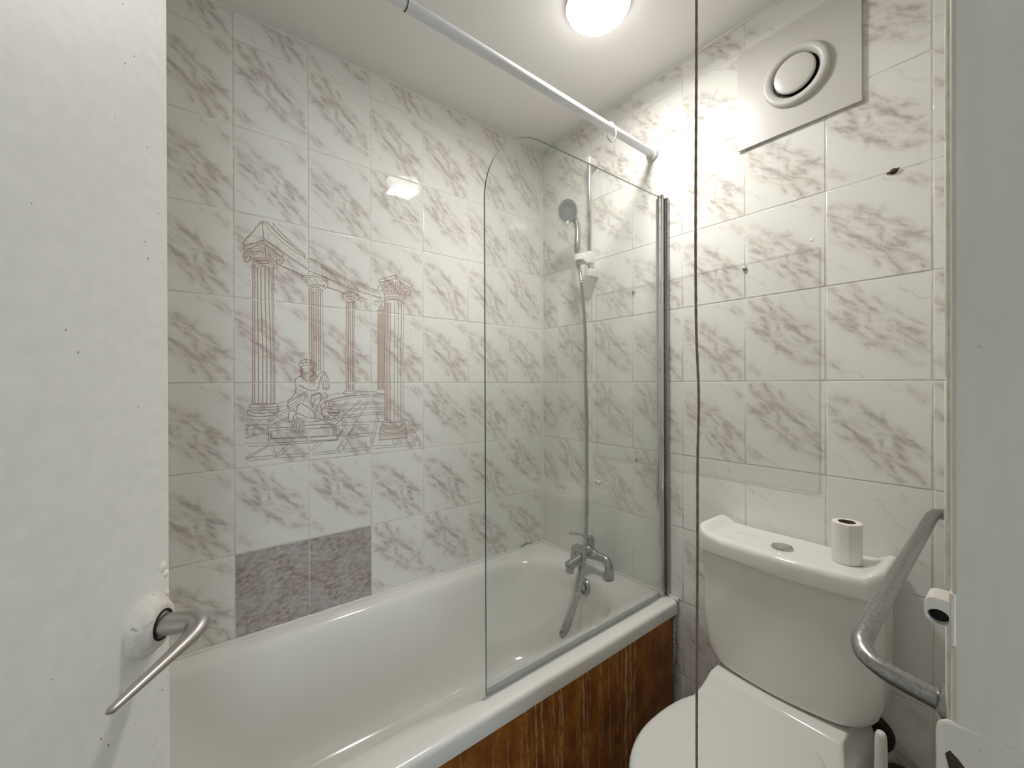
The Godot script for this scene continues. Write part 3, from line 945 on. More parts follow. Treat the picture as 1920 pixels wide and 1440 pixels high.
func build_toilet() -> void:
	var t := thing("toilet", "white close-coupled toilet with its lid closed", "toilet", Vector3(1.055, 0, 0.3))
	var s := Shape.new()
	var rings := []
	for q in [[0.118, 0.150, -0.8035, 0.05], [0.146, 0.164, -0.8020, 0.05], [0.167, 0.169, -0.796, 0.05], [0.182, 0.1715, -0.785, 0.048], [0.192, 0.173, -0.768, 0.046], [0.198, 0.174, -0.745, 0.045], [0.2010, 0.174, -0.715, 0.044], [0.2030, 0.175, -0.66, 0.043], [0.2040, 0.178, -0.56, 0.042], [0.2045, 0.182, -0.478, 0.040]]:
		rings.append(plan(q[0], 0.012, q[1] + 0.012, 0.022, q[3], q[2], 1.0575))
	s.loft(rings)
	part("cistern", s, M.ceramic, t, 60.0)
	s = Shape.new()
	rings = []
	for q in [[0.006, -0.486], [0.0, -0.4835], [-0.002, -0.478], [-0.002, -0.452], [0.0, -0.4435], [0.004, -0.4385], [0.010, -0.4362], [0.018, -0.4355], [0.024, -0.4352], [0.034, -0.4365], [0.05, -0.437], [0.07, -0.437], [0.088, -0.437]]:
		var r := plan(0.210 - q[0], 0.010 + q[0], 0.203 - q[0], 0.022, 0.034, q[1])
		var up := clampf((q[1] + 0.4700) / 0.03, 0.0, 1.0)
		for i in r.size():
			var e := smoothstep(0.160, 0.204, absf(r[i].x - 1.06))
			r[i].y += e * 0.022 * up
		rings.append(r)
	s.loft(rings)
	part("cistern_lid", s, M.ceramic, t, 60.0)
	s = Shape.new()
	var c := P(1.057, -0.4375, 0.126)
	s.lathe([Vector2(0.0255, 0), Vector2(0.0255, 0.0035), Vector2(0.0235, 0.0062), Vector2(0.0212, 0.0066), Vector2(0.0206, 0.0035), Vector2(0.0, 0.0035)], c, Vector3.UP, 36)
	var fb := part("flush_button", s, M.chrome, t)
	for side in [-1.0, 1.0]:
		var hs := Shape.new()
		var lo := PackedVector3Array()
		var mid := PackedVector3Array()
		var hi := PackedVector3Array()
		for k in 13:
			var a := PI * k / 12.0
			var p := Vector3(cos(a) * 0.0200, 0, (sin(a) * 0.0192 + 0.0006) * side)
			lo.append(c - t.position + p + Vector3(0, 0.003, 0)); mid.append(c - t.position + p + Vector3(0, 0.0064, 0)); hi.append(c - t.position + p * 0.86 + Vector3(0, 0.0078, 0.0008 * side))
		hs.loft([lo, mid, hi])
		obj("button_half", hs, M.chrome, fb)
	# pan: ledge under the cistern, bowl, foot
	s = Shape.new()
	rings = []
	for q in [[0.110, 0.06, 0.46, -1.26, 0.05], [0.112, 0.06, 0.47, -1.22, 0.05], [0.098, 0.06, 0.44, -1.12, 0.06], [0.105, 0.05, 0.47, -1.02, 0.07], [0.140, 0.04, 0.56, -0.94, 0.10], [0.168, 0.03, 0.625, -0.90, 0.14], [0.176, 0.025, 0.642, -0.878, 0.15], [0.174, 0.03, 0.638, -0.868, 0.15], [0.15, 0.06, 0.60, -0.866, 0.14]]:
		rings.append(egg(q[0], q[1], 0.42, q[2], q[3], 64, 1.05, 3.2))
	s.loft(rings)
	part("pan", s, M.ceramic, t, 60.0)
	s = Shape.new()
	rings = []
	for q in [[0.176, 0.300, -0.92, 0.02], [0.174, 0.292, -0.868, 0.018], [0.166, 0.268, -0.853, 0.016], [0.158, 0.246, -0.838, 0.013], [0.153, 0.228, -0.822, 0.011], [0.150, 0.216, -0.810, 0.010], [0.148, 0.211, -0.8055, 0.009], [0.145, 0.206, -0.804, 0.008]]:
		rings.append(rrect(1.055 - q[0], 1.055 + q[0], 0.02, q[1], q[3], q[2], 6))
	s.loft(rings)
	part("ledge", s, M.ceramic, t, 60.0)
	s = Shape.new()
	rings = []
	for q in [[0.0, -0.867], [0.002, -0.869], [0.0, -0.862], [-0.001, -0.856], [0.002, -0.853]]:
		rings.append(egg(0.171 - q[0], 0.215 + q[0], 0.45, 0.66 - q[0], q[1]))
	s.loft(rings)
	part("seat", s, M.seat, t, 60.0)
	s = Shape.new()
	rings = []
	for q in [[0.003, -0.8525], [0.0, -0.850], [0.0, -0.842], [0.002, -0.836], [0.007, -0.8315], [0.016, -0.829], [0.04, -0.8275], [0.08, -0.8265], [0.13, -0.826]]:
		rings.append(egg(0.174 - q[0], 0.192 + q[0], 0.45, 0.672 - q[0], q[1]))
	s.loft(rings)
	part("seat_lid", s, M.seat, t, 60.0)
	s = Shape.new()
	s.lathe([Vector2(0.009, -0.03), Vector2(0.009, 0.0), Vector2(0.006, 0.004), Vector2(0, 0.004)], P(0.895, -0.805, 0.075), Vector3(-0.3, -0.2, 1), 12)
	part("cistern_bolt", s, M.dull_chrome, t)
	# soil connector in the wall
	var sp := thing("soil_pipe", "dark soil pipe collar low on the wall behind the toilet", "pipe", P(1.213, -0.872, 0.01))
	s = Shape.new()
	s.lathe([Vector2(0.046, -0.004), Vector2(0.046, 0.008), Vector2(0.042, 0.014), Vector2(0.036, 0.014), Vector2(0.034, 0.004), Vector2(0.0, 0.004)], P(1.213, -0.872, 0.008), Vector3(0, 0, 1), 32)
	part("collar", s, M.rubber, sp)
	s = Shape.new()
	s.tube([P(1.205, -0.956, 0.018), P(1.26, -0.926, 0.018), P(1.40, -0.90, 0.018)], 0.006, 10)
	tag(obj("brown_pipe", s, M.brown_pipe), "thin brown pipe stub along the wall low beside the toilet", "pipe")
	# roll and brush
	var r := thing("toilet_roll", "half used white toilet roll standing on the cistern lid", "toilet roll", P(1.186, -0.4366, 0.098))
	s = Shape.new()
	var prof := [Vector2(0.0175, 0.0), Vector2(0.0282, 0.0), Vector2(0.0295, 0.0012), Vector2(0.0295, 0.0948), Vector2(0.0284, 0.096), Vector2(0.0175, 0.096)]
	s.lathe(prof, Vector3.ZERO, Vector3.UP, 40, false, false, true)
	s.box(Vector3(0.0, 0.001, 0.0284), Vector3(0.011, 0.095, 0.0300), 0.0004)
	obj("paper", s, M.paper, r)
	s = Shape.new()
	s.lathe([Vector2(0.0165, 0.001), Vector2(0.0176, 0.001), Vector2(0.0176, 0.0962), Vector2(0.0165, 0.0962)], Vector3.ZERO, Vector3.UP, 32, false, false, true)
	obj("core", s, M.card, r)
	var br := thing("toilet_brush", "white toilet brush handle standing between toilet and grab rail", "toilet brush", Vector3(1.287, 0, 0.215))
	s = Shape.new()
	s.lathe([Vector2(0.0125, 0.30), Vector2(0.0115, 0.42), Vector2(0.0102, 0.508), Vector2(0.0092, 0.521), Vector2(0.0068, 0.5265), Vector2(0.0, 0.5285)], Vector3(-0.018, 0, 0), Vector3(0.0, 1, 0), 24)
	obj("handle", s, M.plastic, br, 50.0)
	s = Shape.new()
	s.lathe([Vector2(0.038, 0.0), Vector2(0.042, 0.01), Vector2(0.046, 0.29), Vector2(0.044, 0.30), Vector2(0.016, 0.305)], Vector3(-0.018, 0, 0), Vector3.UP, 28)
	obj("holder", s, M.plastic, br)

func build_shower() -> void:
	# bath mixer standing on the tap end of the rim
	var t := thing("bath_mixer", "chrome bath shower mixer tap on the end of the bathtub", "tap", P(0.36, RIM, 0.07))
	var s := Shape.new()
	for x in [0.272, 0.448]:
		var inward: float = 0.012 if x < 0.3 else -0.012
		s = Shape.new()
		s.tube(curve([P(x, RIM, 0.072), P(x - inward * 0.1, RIM + 0.02, 0.072), P(x - inward * 0.2, RIM + 0.045, 0.073), P(x + inward * 0.3, RIM + 0.064, 0.075), P(x + inward * 1.6, RIM + 0.072, 0.076)], 5), [0.021, 0.0205, 0.0195, 0.019, 0.0185, 0.018, 0.0175, 0.017, 0.0168, 0.0165, 0.016, 0.016, 0.0155, 0.0155, 0.015, 0.015, 0.015, 0.015, 0.015, 0.015, 0.015], 18)
		part("leg", s, M.dull_chrome, t, 60.0)
	s = Shape.new()
	s.tube(curve([P(0.285, RIM + 0.071, 0.076), P(0.32, RIM + 0.073, 0.078), P(0.36, RIM + 0.075, 0.08), P(0.40, RIM + 0.073, 0.078), P(0.435, RIM + 0.071, 0.076)], 5), [0.014, 0.0145, 0.015, 0.0155, 0.016, 0.0165, 0.018, 0.020, 0.022, 0.023, 0.0235, 0.023, 0.022, 0.020, 0.018, 0.0165, 0.016, 0.0155, 0.015, 0.0145, 0.014], 18)
	part("body", s, M.dull_chrome, t, 60.0)
	s = Shape.new()
	s.tube(curve([P(0.352, RIM + 0.070, 0.085), P(0.350, RIM + 0.064, 0.115), P(0.348, RIM + 0.054, 0.155), P(0.347, RIM + 0.045, 0.190)], 6), 0.0185, 18)
	part("spout", s, M.dull_chrome, t, 60.0)
	s = Shape.new()
	s.lathe([Vector2(0.0165, 0), Vector2(0.0165, 0.022), Vector2(0.013, 0.024), Vector2(0, 0.023)], P(0.347, RIM + 0.040, 0.178), Vector3(0, -1, 0.25), 20)
	part("aerator", s, M.dull_chrome, t)
	s = Shape.new()
	s.lathe([Vector2(0.019, 0.085), Vector2(0.0205, 0.10), Vector2(0.0205, 0.125), Vector2(0.017, 0.137), Vector2(0.0, 0.140)], P(0.358, RIM, 0.078), Vector3.UP, 24)
	part("cartridge_dome", s, M.dull_chrome, t, 50.0)
	s = Shape.new()
	s.tube([P(0.358, RIM + 0.134, 0.076), P(0.346, RIM + 0.142, 0.094), P(0.328, RIM + 0.148, 0.118), P(0.308, RIM + 0.150, 0.142)], [0.012, 0.010, 0.0095, 0.009], 14, true, 0.4, Vector3.UP)
	part("lever", s, M.dull_chrome, t, 60.0)
	s = Shape.new()
	s.lathe([Vector2(0.013, 0), Vector2(0.014, 0.01), Vector2(0.011, 0.026), Vector2(0.006, 0.030), Vector2(0, 0.030)], P(0.372, RIM + 0.098, 0.096), Vector3(0.5, 0.3, 1), 16)
	part("diverter", s, M.dull_chrome, t)
	s = Shape.new()
	s.lathe([Vector2(0.010, 0), Vector2(0.010, 0.020), Vector2(0.0085, 0.036), Vector2(0.0, 0.037)], P(0.340, RIM + 0.056, 0.105), Vector3(-0.15, -1, 0.1), 16)
	part("hose_union", s, M.dull_chrome, t)

	# riser rail with sliding holder
	var rr := thing("riser_rail", "chrome shower riser rail with white brackets on the tiled wall", "shower rail", P(0.338, 0.44, 0.05))
	s = Shape.new()
	s.lathe([Vector2(0.009, 0.445), Vector2(0.009, 0.905)], P(0.338, 0, 0.05), Vector3.UP, 20)
	part("rail", s, M.chrome, rr)
	for y in [0.44, 0.895]:
		s = Shape.new()
		s.box(P(0.326, y - 0.012, 0.0085), P(0.350, y + 0.022, 0.062), 0.004)
		part("bracket", s, M.plastic, rr)
	s = Shape.new()
	s.box(P(0.320, 0.478, 0.034), P(0.354, 0.530, 0.070), 0.005)
	s.loft([rrect(0.312, 0.346, 0.066, 0.082, 0.006, 0.482, 4), rrect(0.306, 0.346, 0.066, 0.100, 0.008, 0.492, 4), rrect(0.306, 0.344, 0.066, 0.100, 0.008, 0.514, 4), rrect(0.314, 0.342, 0.066, 0.090, 0.006, 0.520, 4)])
	part("holder", s, M.plastic, rr)
	s = Shape.new()
	s.lathe([Vector2(0.0165, -0.012), Vector2(0.0175, 0.012), Vector2(0.0135, 0.012), Vector2(0.013, -0.012)], P(0.322, 0.502, 0.104), Vector3(-0.1, 1, 0.16), 20, false, false, true)
	part("cradle", s, M.plastic, rr)

	# handset and hose
	var h := thing("shower_handset", "chrome round shower handset with a ribbed metal hose hanging into the bathtub", "shower head", P(0.32, 0.49, 0.1))
	var head := P(0.296, 0.690, 0.132)
	var face := Vector3(0.16, -0.36, 0.92).normalized()
	s = Shape.new()
	s.tube(curve([P(0.322, 0.468, 0.100), P(0.320, 0.505, 0.105), P(0.3190, 0.55, 0.104), P(0.3165, 0.60, 0.099), P(0.3110, 0.645, 0.100), head - face * 0.020 + Vector3(0.004, -0.012, 0)], 6), [0.0100, 0.0102, 0.0104, 0.0106, 0.0108, 0.011, 0.0113, 0.0117, 0.0121, 0.0125, 0.0128, 0.013, 0.0131, 0.0132, 0.0132, 0.0130, 0.0128, 0.0126, 0.0124, 0.0124, 0.0124, 0.0126, 0.013, 0.0134, 0.0138, 0.0142, 0.0146, 0.015, 0.0154, 0.0158, 0.016], 18)
	part("handle", s, M.dull_chrome, h, 60.0)
	s = Shape.new()
	s.lathe([Vector2(0.0, -0.026), Vector2(0.018, -0.024), Vector2(0.034, -0.014), Vector2(0.0435, -0.004), Vector2(0.0450, 0.002), Vector2(0.0430, 0.006), Vector2(0.039, 0.0065)], head, face, 40)
	part("head", s, M.dull_chrome, h, 50.0)
	s = Shape.new()
	s.lathe([Vector2(0.0385, 0.006), Vector2(0.0385, 0.0075), Vector2(0.0, 0.0082)], head, face, 36)
	var fp := part("face_plate", s, M.face, h)
	s = Shape.new()
	var fx := face.cross(Vector3.UP).normalized()
	var fy := fx.cross(face)
	for ring in [[0.0335, 22], [0.0275, 20], [0.0220, 18]]:
		for k in ring[1]:
			var a: float = TAU * (k + (0.5 if ring[1] == 20 else 0.0)) / ring[1]
			s.lathe([Vector2(0.0017, 0.0), Vector2(0.0013, 0.0016), Vector2(0, 0.0017)], head + face * 0.0072 + (fx * cos(a) + fy * sin(a)) * ring[0] - h.position, face, 6)
	obj("nozzle", s, M.nozzle, fp).set_meta("kind", "stuff")
	s = Shape.new()
	s.box(head + Vector3(-0.004, -0.054, -0.002) , head + Vector3(0.004, -0.038, 0.006), 0.002)
	part("spray_tab", s, M.plastic, h)
	s = Shape.new()
	var pts := curve([P(0.322, 0.468, 0.100), P(0.333, 0.40, 0.094), P(0.346, 0.2, 0.088), P(0.345, 0.03, 0.086), P(0.351, -0.15, 0.086), P(0.352, -0.30, 0.088), P(0.360, -0.50, 0.098), P(0.366, -0.62, 0.112), P(0.384, -0.74, 0.150), P(0.392, -0.81, 0.185), P(0.388, -0.88, 0.215), P(0.372, -0.935, 0.225), P(0.350, -0.965, 0.228), P(0.338, -0.955, 0.216), P(0.346, -0.90, 0.190), P(0.345, -0.83, 0.150), P(0.338, -0.76, 0.118), P(0.3375, -0.735, 0.108)], 26)
	var rad := []
	for i in pts.size(): rad.append(0.0082 if i % 2 == 0 else 0.0070)
	s.tube(pts, rad, 12)
	part("hose", s, M.dull_chrome, h, 25.0)

func build_rails() -> void:
	var t := thing("curtain_rail", "long white shower curtain rail over the bathtub", "curtain rail", P(0.604, 0.836, 0.9))
	var s := Shape.new()
	var a := P(0.602, 0.829, 0.010)
	var d := (P(0.604, 0.8445, 1.75) - a).normalized()
	s.lathe([Vector2(0.0138, 0.006), Vector2(0.0138, 0.952), Vector2(0.0128, 0.953)], a, d, 28)
	part("outer_tube", s, M.rail, t)
	s = Shape.new()
	s.lathe([Vector2(0.0122, 0.94), Vector2(0.0122, 1.735)], a, d, 28)
	part("inner_tube", s, M.rail, t)
	s = Shape.new()
	s.hoop(a + d * 0.953, d, 0.0130, 0.0012, 28, 6)
	part("dark_ring", s, M.black, t)
	s = Shape.new()
	s.lathe([Vector2(0.0235, 0), Vector2(0.0235, 0.007), Vector2(0.0215, 0.010), Vector2(0.0165, 0.012), Vector2(0.0160, 0.022), Vector2(0.0140, 0.023)], a - d * 0.001, d, 32)
	part("end_flange", s, M.plastic, t)
	s = Shape.new()
	s.lathe([Vector2(0.0235, 0), Vector2(0.0235, 0.007), Vector2(0.0215, 0.010), Vector2(0.0150, 0.012)], P(0.604, 0.8445, 1.749), -d, 32)
	part("end_flange", s, M.plastic, t)
	s = Shape.new()
	var c := a + d * 0.232
	var pts := []
	for k in 29:
		var g := deg_to_rad(lerpf(-200.0, 125.0, k / 28.0))
		pts.append(c + Vector3(cos(g) * 0.0185, sin(g) * 0.0265 - 0.0105, 0.012 * sin(g) + 0.004))
	s.tube(pts, 0.0024, 10)
	tag(obj("curtain_ring", s, M.plastic), "single open white plastic curtain ring left on the rail", "curtain ring")
	# grab rail beside the toilet
	var g := thing("grab_rail", "worn chrome grab rail fixed to the wall beside the toilet", "grab rail", P(1.40, -0.32, 0.4))
	s = Shape.new()
	s.tube(curve([P(1.410, -0.291, 0.062), P(1.372, -0.2905, 0.063), P(1.345, -0.290, 0.070), P(1.3335, -0.2905, 0.095), P(1.332, -0.298, 0.20), P(1.3315, -0.319, 0.50), P(1.331, -0.333, 0.645), P(1.3345, -0.340, 0.680), P(1.350, -0.346, 0.697), P(1.375, -0.350, 0.701), P(1.410, -0.355, 0.702)], 8), 0.0112, 24)
	part("bar", s, M.worn_chrome, g, 60.0)
	for q in [[-0.291, 0.062], [-0.3555, 0.702]]:
		s = Shape.new()
		s.lathe([Vector2(0.0215, 0), Vector2(0.0215, 0.003), Vector2(0.019, 0.006), Vector2(0.0125, 0.008)], P(1.4118, q[0], q[1]), Vector3(-1, 0, 0), 28)
		part("flange", s, M.worn_chrome, g)

func build_fan() -> void:
	var t := thing("extractor_vent", "white square vent panel with a round valve high on the wall", "vent", P(1.05, 0.85, 0.012))
	var s := Shape.new()
	s.box(P(0.9005, 0.7035, 0.0125), P(1.1995, 0.998, 0.0165), 0.0008)
	for q in [[0.92, 0.72], [1.18, 0.72], [0.92, 0.98], [1.18, 0.98]]:
		s.box(P(q[0] - 0.008, q[1] - 0.008, 0.006), P(q[0] + 0.008, q[1] + 0.008, 0.0127), 0.0005)
	part("panel", s, M.vent, t)
	s = Shape.new()
	var c := P(1.056, 0.848, 0.0165)
	s.lathe([Vector2(0.0805, 0), Vector2(0.0805, 0.007), Vector2(0.0780, 0.0125), Vector2(0.0730, 0.0145), Vector2(0.0660, 0.0135), Vector2(0.0600, 0.0105), Vector2(0.0560, 0.003), Vector2(0.0555, 0.0)], c, Vector3(0, 0, 1), 56, false, false, true)
	part("valve_ring", s, M.vent, t, 50.0)
	s = Shape.new()
	s.lathe([Vector2(0.0560, 0.0003), Vector2(0.0, 0.0003)], c, Vector3(0, 0, 1), 40)
	part("duct_opening", s, M.black, t)
	s = Shape.new()
	s.lathe([Vector2(0.046, 0.003), Vector2(0.0505, 0.010), Vector2(0.0500, 0.0145), Vector2(0.0470, 0.0175), Vector2(0.030, 0.0190), Vector2(0.0, 0.0194)], c, Vector3(0, 0, 1), 48)
	part("valve_disc", s, M.vent, t, 50.0)

func ceiling_light(at: Vector3) -> void:
	var t := thing("ceiling_light", "round white glowing dome light on the ceiling", "ceiling light", at)
	var glow := mat(c8(255, 250, 242), 0.4)
	glow.emission_enabled = true
	glow.emission = LAMP_COLOR
	glow.emission_energy_multiplier = 6.0
	var s := Shape.new()
	var prof := []
	for k in 13:
		var a := deg_to_rad(90.0 * k / 12.0)
		prof.append(Vector2(0.088 * cos(a), -0.012 - 0.043 * sin(a)))
	s.lathe(prof, Vector3.ZERO, Vector3.UP, 40)
	obj("light_dome", s, glow, t, 60.0)
	s = Shape.new()
	s.lathe([Vector2(0.090, 0.0), Vector2(0.092, -0.004), Vector2(0.092, -0.0115), Vector2(0.0, -0.0115)], Vector3.ZERO, Vector3.UP, 40)
	obj("base", s, mat(c8(232, 230, 226), 0.4), t)
	var l := AreaLight3D.new()
	l.name = "dome_light"
	l.position = at + Vector3(0, -0.058, 0)
	l.rotation_degrees = Vector3(-90, 0, 0)
	l.area_size = Vector2(0.13, 0.13)
	l.area_normalize_energy = true
	l.light_color = LAMP_COLOR
	l.light_energy = 0.56
	l.area_range = 12.0
	l.area_attenuation = 2.0
	l.shadow_enabled = true
	add_child(l)
	# the lamp inside throws most of its light straight down through the dome
	var d := SpotLight3D.new()
	d.name = "bulb_light"
	d.position = at + Vector3(0, -0.058, 0)
	d.rotation_degrees = Vector3(-90, 0, 0)
	d.light_color = LAMP_COLOR
	d.light_energy = 0.44
	d.light_size = 0.06
	d.spot_range = 12.0
	d.spot_attenuation = 2.0
	d.spot_angle = 66.0
	d.spot_angle_attenuation = 1.0
	d.shadow_enabled = true
	add_child(d)

func dome(at: Vector3, ax: Vector3, r: float, h: float) -> Shape:
	var s := Shape.new()
	s.lathe([Vector2(r, 0), Vector2(r * 0.92, h * 0.45), Vector2(r * 0.6, h * 0.85), Vector2(0, h)], at, ax, 18)
	return s

func build_small() -> void:
	# clear sheet over the tiles with its screws
	var s := Shape.new()
	var rings := []
	for q in [[0.0, 0.0080], [0.0, 0.0096], [0.0004, 0.0099]]:
		rings.append(PackedVector3Array([P(0.337 + q[0], -0.303 + q[0], q[1]), P(1.1075 - q[0], -0.303 + q[0], q[1]), P(1.1075 - q[0], 0.361 - q[0], q[1]), P(0.337 + q[0], 0.361 - q[0], q[1])]))
	s.loft(rings, true, false, true, Vector3(0, 0, 1))
	var sheet := obj("acrylic_sheet", s, M.acrylic)
	s = Shape.new()
	var cs := [P(0.337, -0.303, 0.0097), P(1.1075, -0.303, 0.0097), P(1.1075, 0.361, 0.0097), P(0.337, 0.361, 0.0097)]
	for k in 4: s.tube([cs[k], cs[(k + 1) % 4]], 0.00042, 6)
	obj("cut_edge", s, M.cut_edge, sheet)
	tag(sheet, "thin clear plastic sheet screwed flat over the wall tiles", "plastic sheet")
	var labels := ["round steel screw on the clear sheet, right of the shower screen", "round steel screw high on the clear sheet behind the glass screen", "round steel screw low on the clear sheet behind the glass screen"]
	var i := 0
	for q in [[0.918, 0.343], [0.518, 0.342], [0.53, -0.295]]:
		var t := thing("wall_screw", labels[i], "screw", P(q[0], q[1], 0.0099), "screws holding the clear sheet")
		obj("head", dome(Vector3.ZERO, Vector3(0, 0, 1), 0.0068, 0.0046), M.screw, t)
		s = Shape.new()
		s.box(Vector3(-0.0042, -0.0006, 0.0038), Vector3(0.0042, 0.0006, 0.0049), 0.0002)
		obj("slot", s, M.nozzle, t)
		i += 1
	s = Shape.new()
	s.lathe([Vector2(0.0075, 0), Vector2(0.0075, 0.02), Vector2(0.0066, 0.022), Vector2(0.0042, 0.022), Vector2(0.0042, 0.006), Vector2(0, 0.006)], P(0.352, -0.411, 0.0066), Vector3(-0.1, -0.05, 1), 20)
	tag(obj("wall_plug", s, M.plastic), "white plastic wall plug sticking out of a tile behind the screen", "wall plug")
	var a := thing("rusty_hook", "small rusty broken screw in the tile joint below the vent", "screw", P(1.257, 0.505, 0.0055))
	s = Shape.new()
	s.lathe([Vector2(0.0085, 0), Vector2(0.007, 0.0018), Vector2(0, 0.0022)], Vector3.ZERO, Vector3(0, 0, 1), 14)
	obj("chipped_hole", s, M.wood_edge, a)
	s = Shape.new()
	s.tube([Vector3(-0.012, -0.002, 0.003), Vector3(0.0, 0.0, 0.007), Vector3(0.011, 0.003, 0.005)], [0.0022, 0.003, 0.0016], 10)
	obj("shank", s, M.rust, a)
	tag(obj("filler_dab", dome(P(1.09, 0.385, 0.0068), Vector3(0, 0, 1), 0.0055, 0.0016), M.sealant), "small dab of white filler on a tile above the clear sheet", "filler")
	# pull cord hanging near the door
	var t := thing("pull_cord", "brown string pull cord hanging from the ceiling near the doorway", "pull cord", P(1.244, 0.0, 0.92))
	s = Shape.new()
	var pts := []
	var rad := []
	var top := CEIL - 0.03
	for k in 190:
		var y := lerpf(top, -0.50, k / 189.0)
		var bend := 0.0022 * exp(-pow((y + 0.02) / 0.05, 2.0)) - 0.0006 * sin(y * 9.0)
		pts.append(Vector3(0.0012 * y + bend, y, 0.0006 * sin(y * 14.0)))
		rad.append(0.00128 if k % 2 else 0.00152)
	s.tube(pts, rad, 8)
	obj("cord", s, M.cord, t, 60.0)
	s = Shape.new()
	s.lathe([Vector2(0.003, 0.0), Vector2(0.008, -0.008), Vector2(0.010, -0.03), Vector2(0.006, -0.042), Vector2(0, -0.044)], Vector3(-0.001, -0.495, 0.0), Vector3.UP, 20)
	obj("knob", s, M.plastic, t)
	s = Shape.new()
	s.lathe([Vector2(0.038, CEIL), Vector2(0.040, CEIL - 0.004), Vector2(0.036, CEIL - 0.026), Vector2(0.008, CEIL - 0.032), Vector2(0.0, CEIL - 0.032)], Vector3.ZERO, Vector3.UP, 28)
	obj("ceiling_switch", s, M.plastic, t)
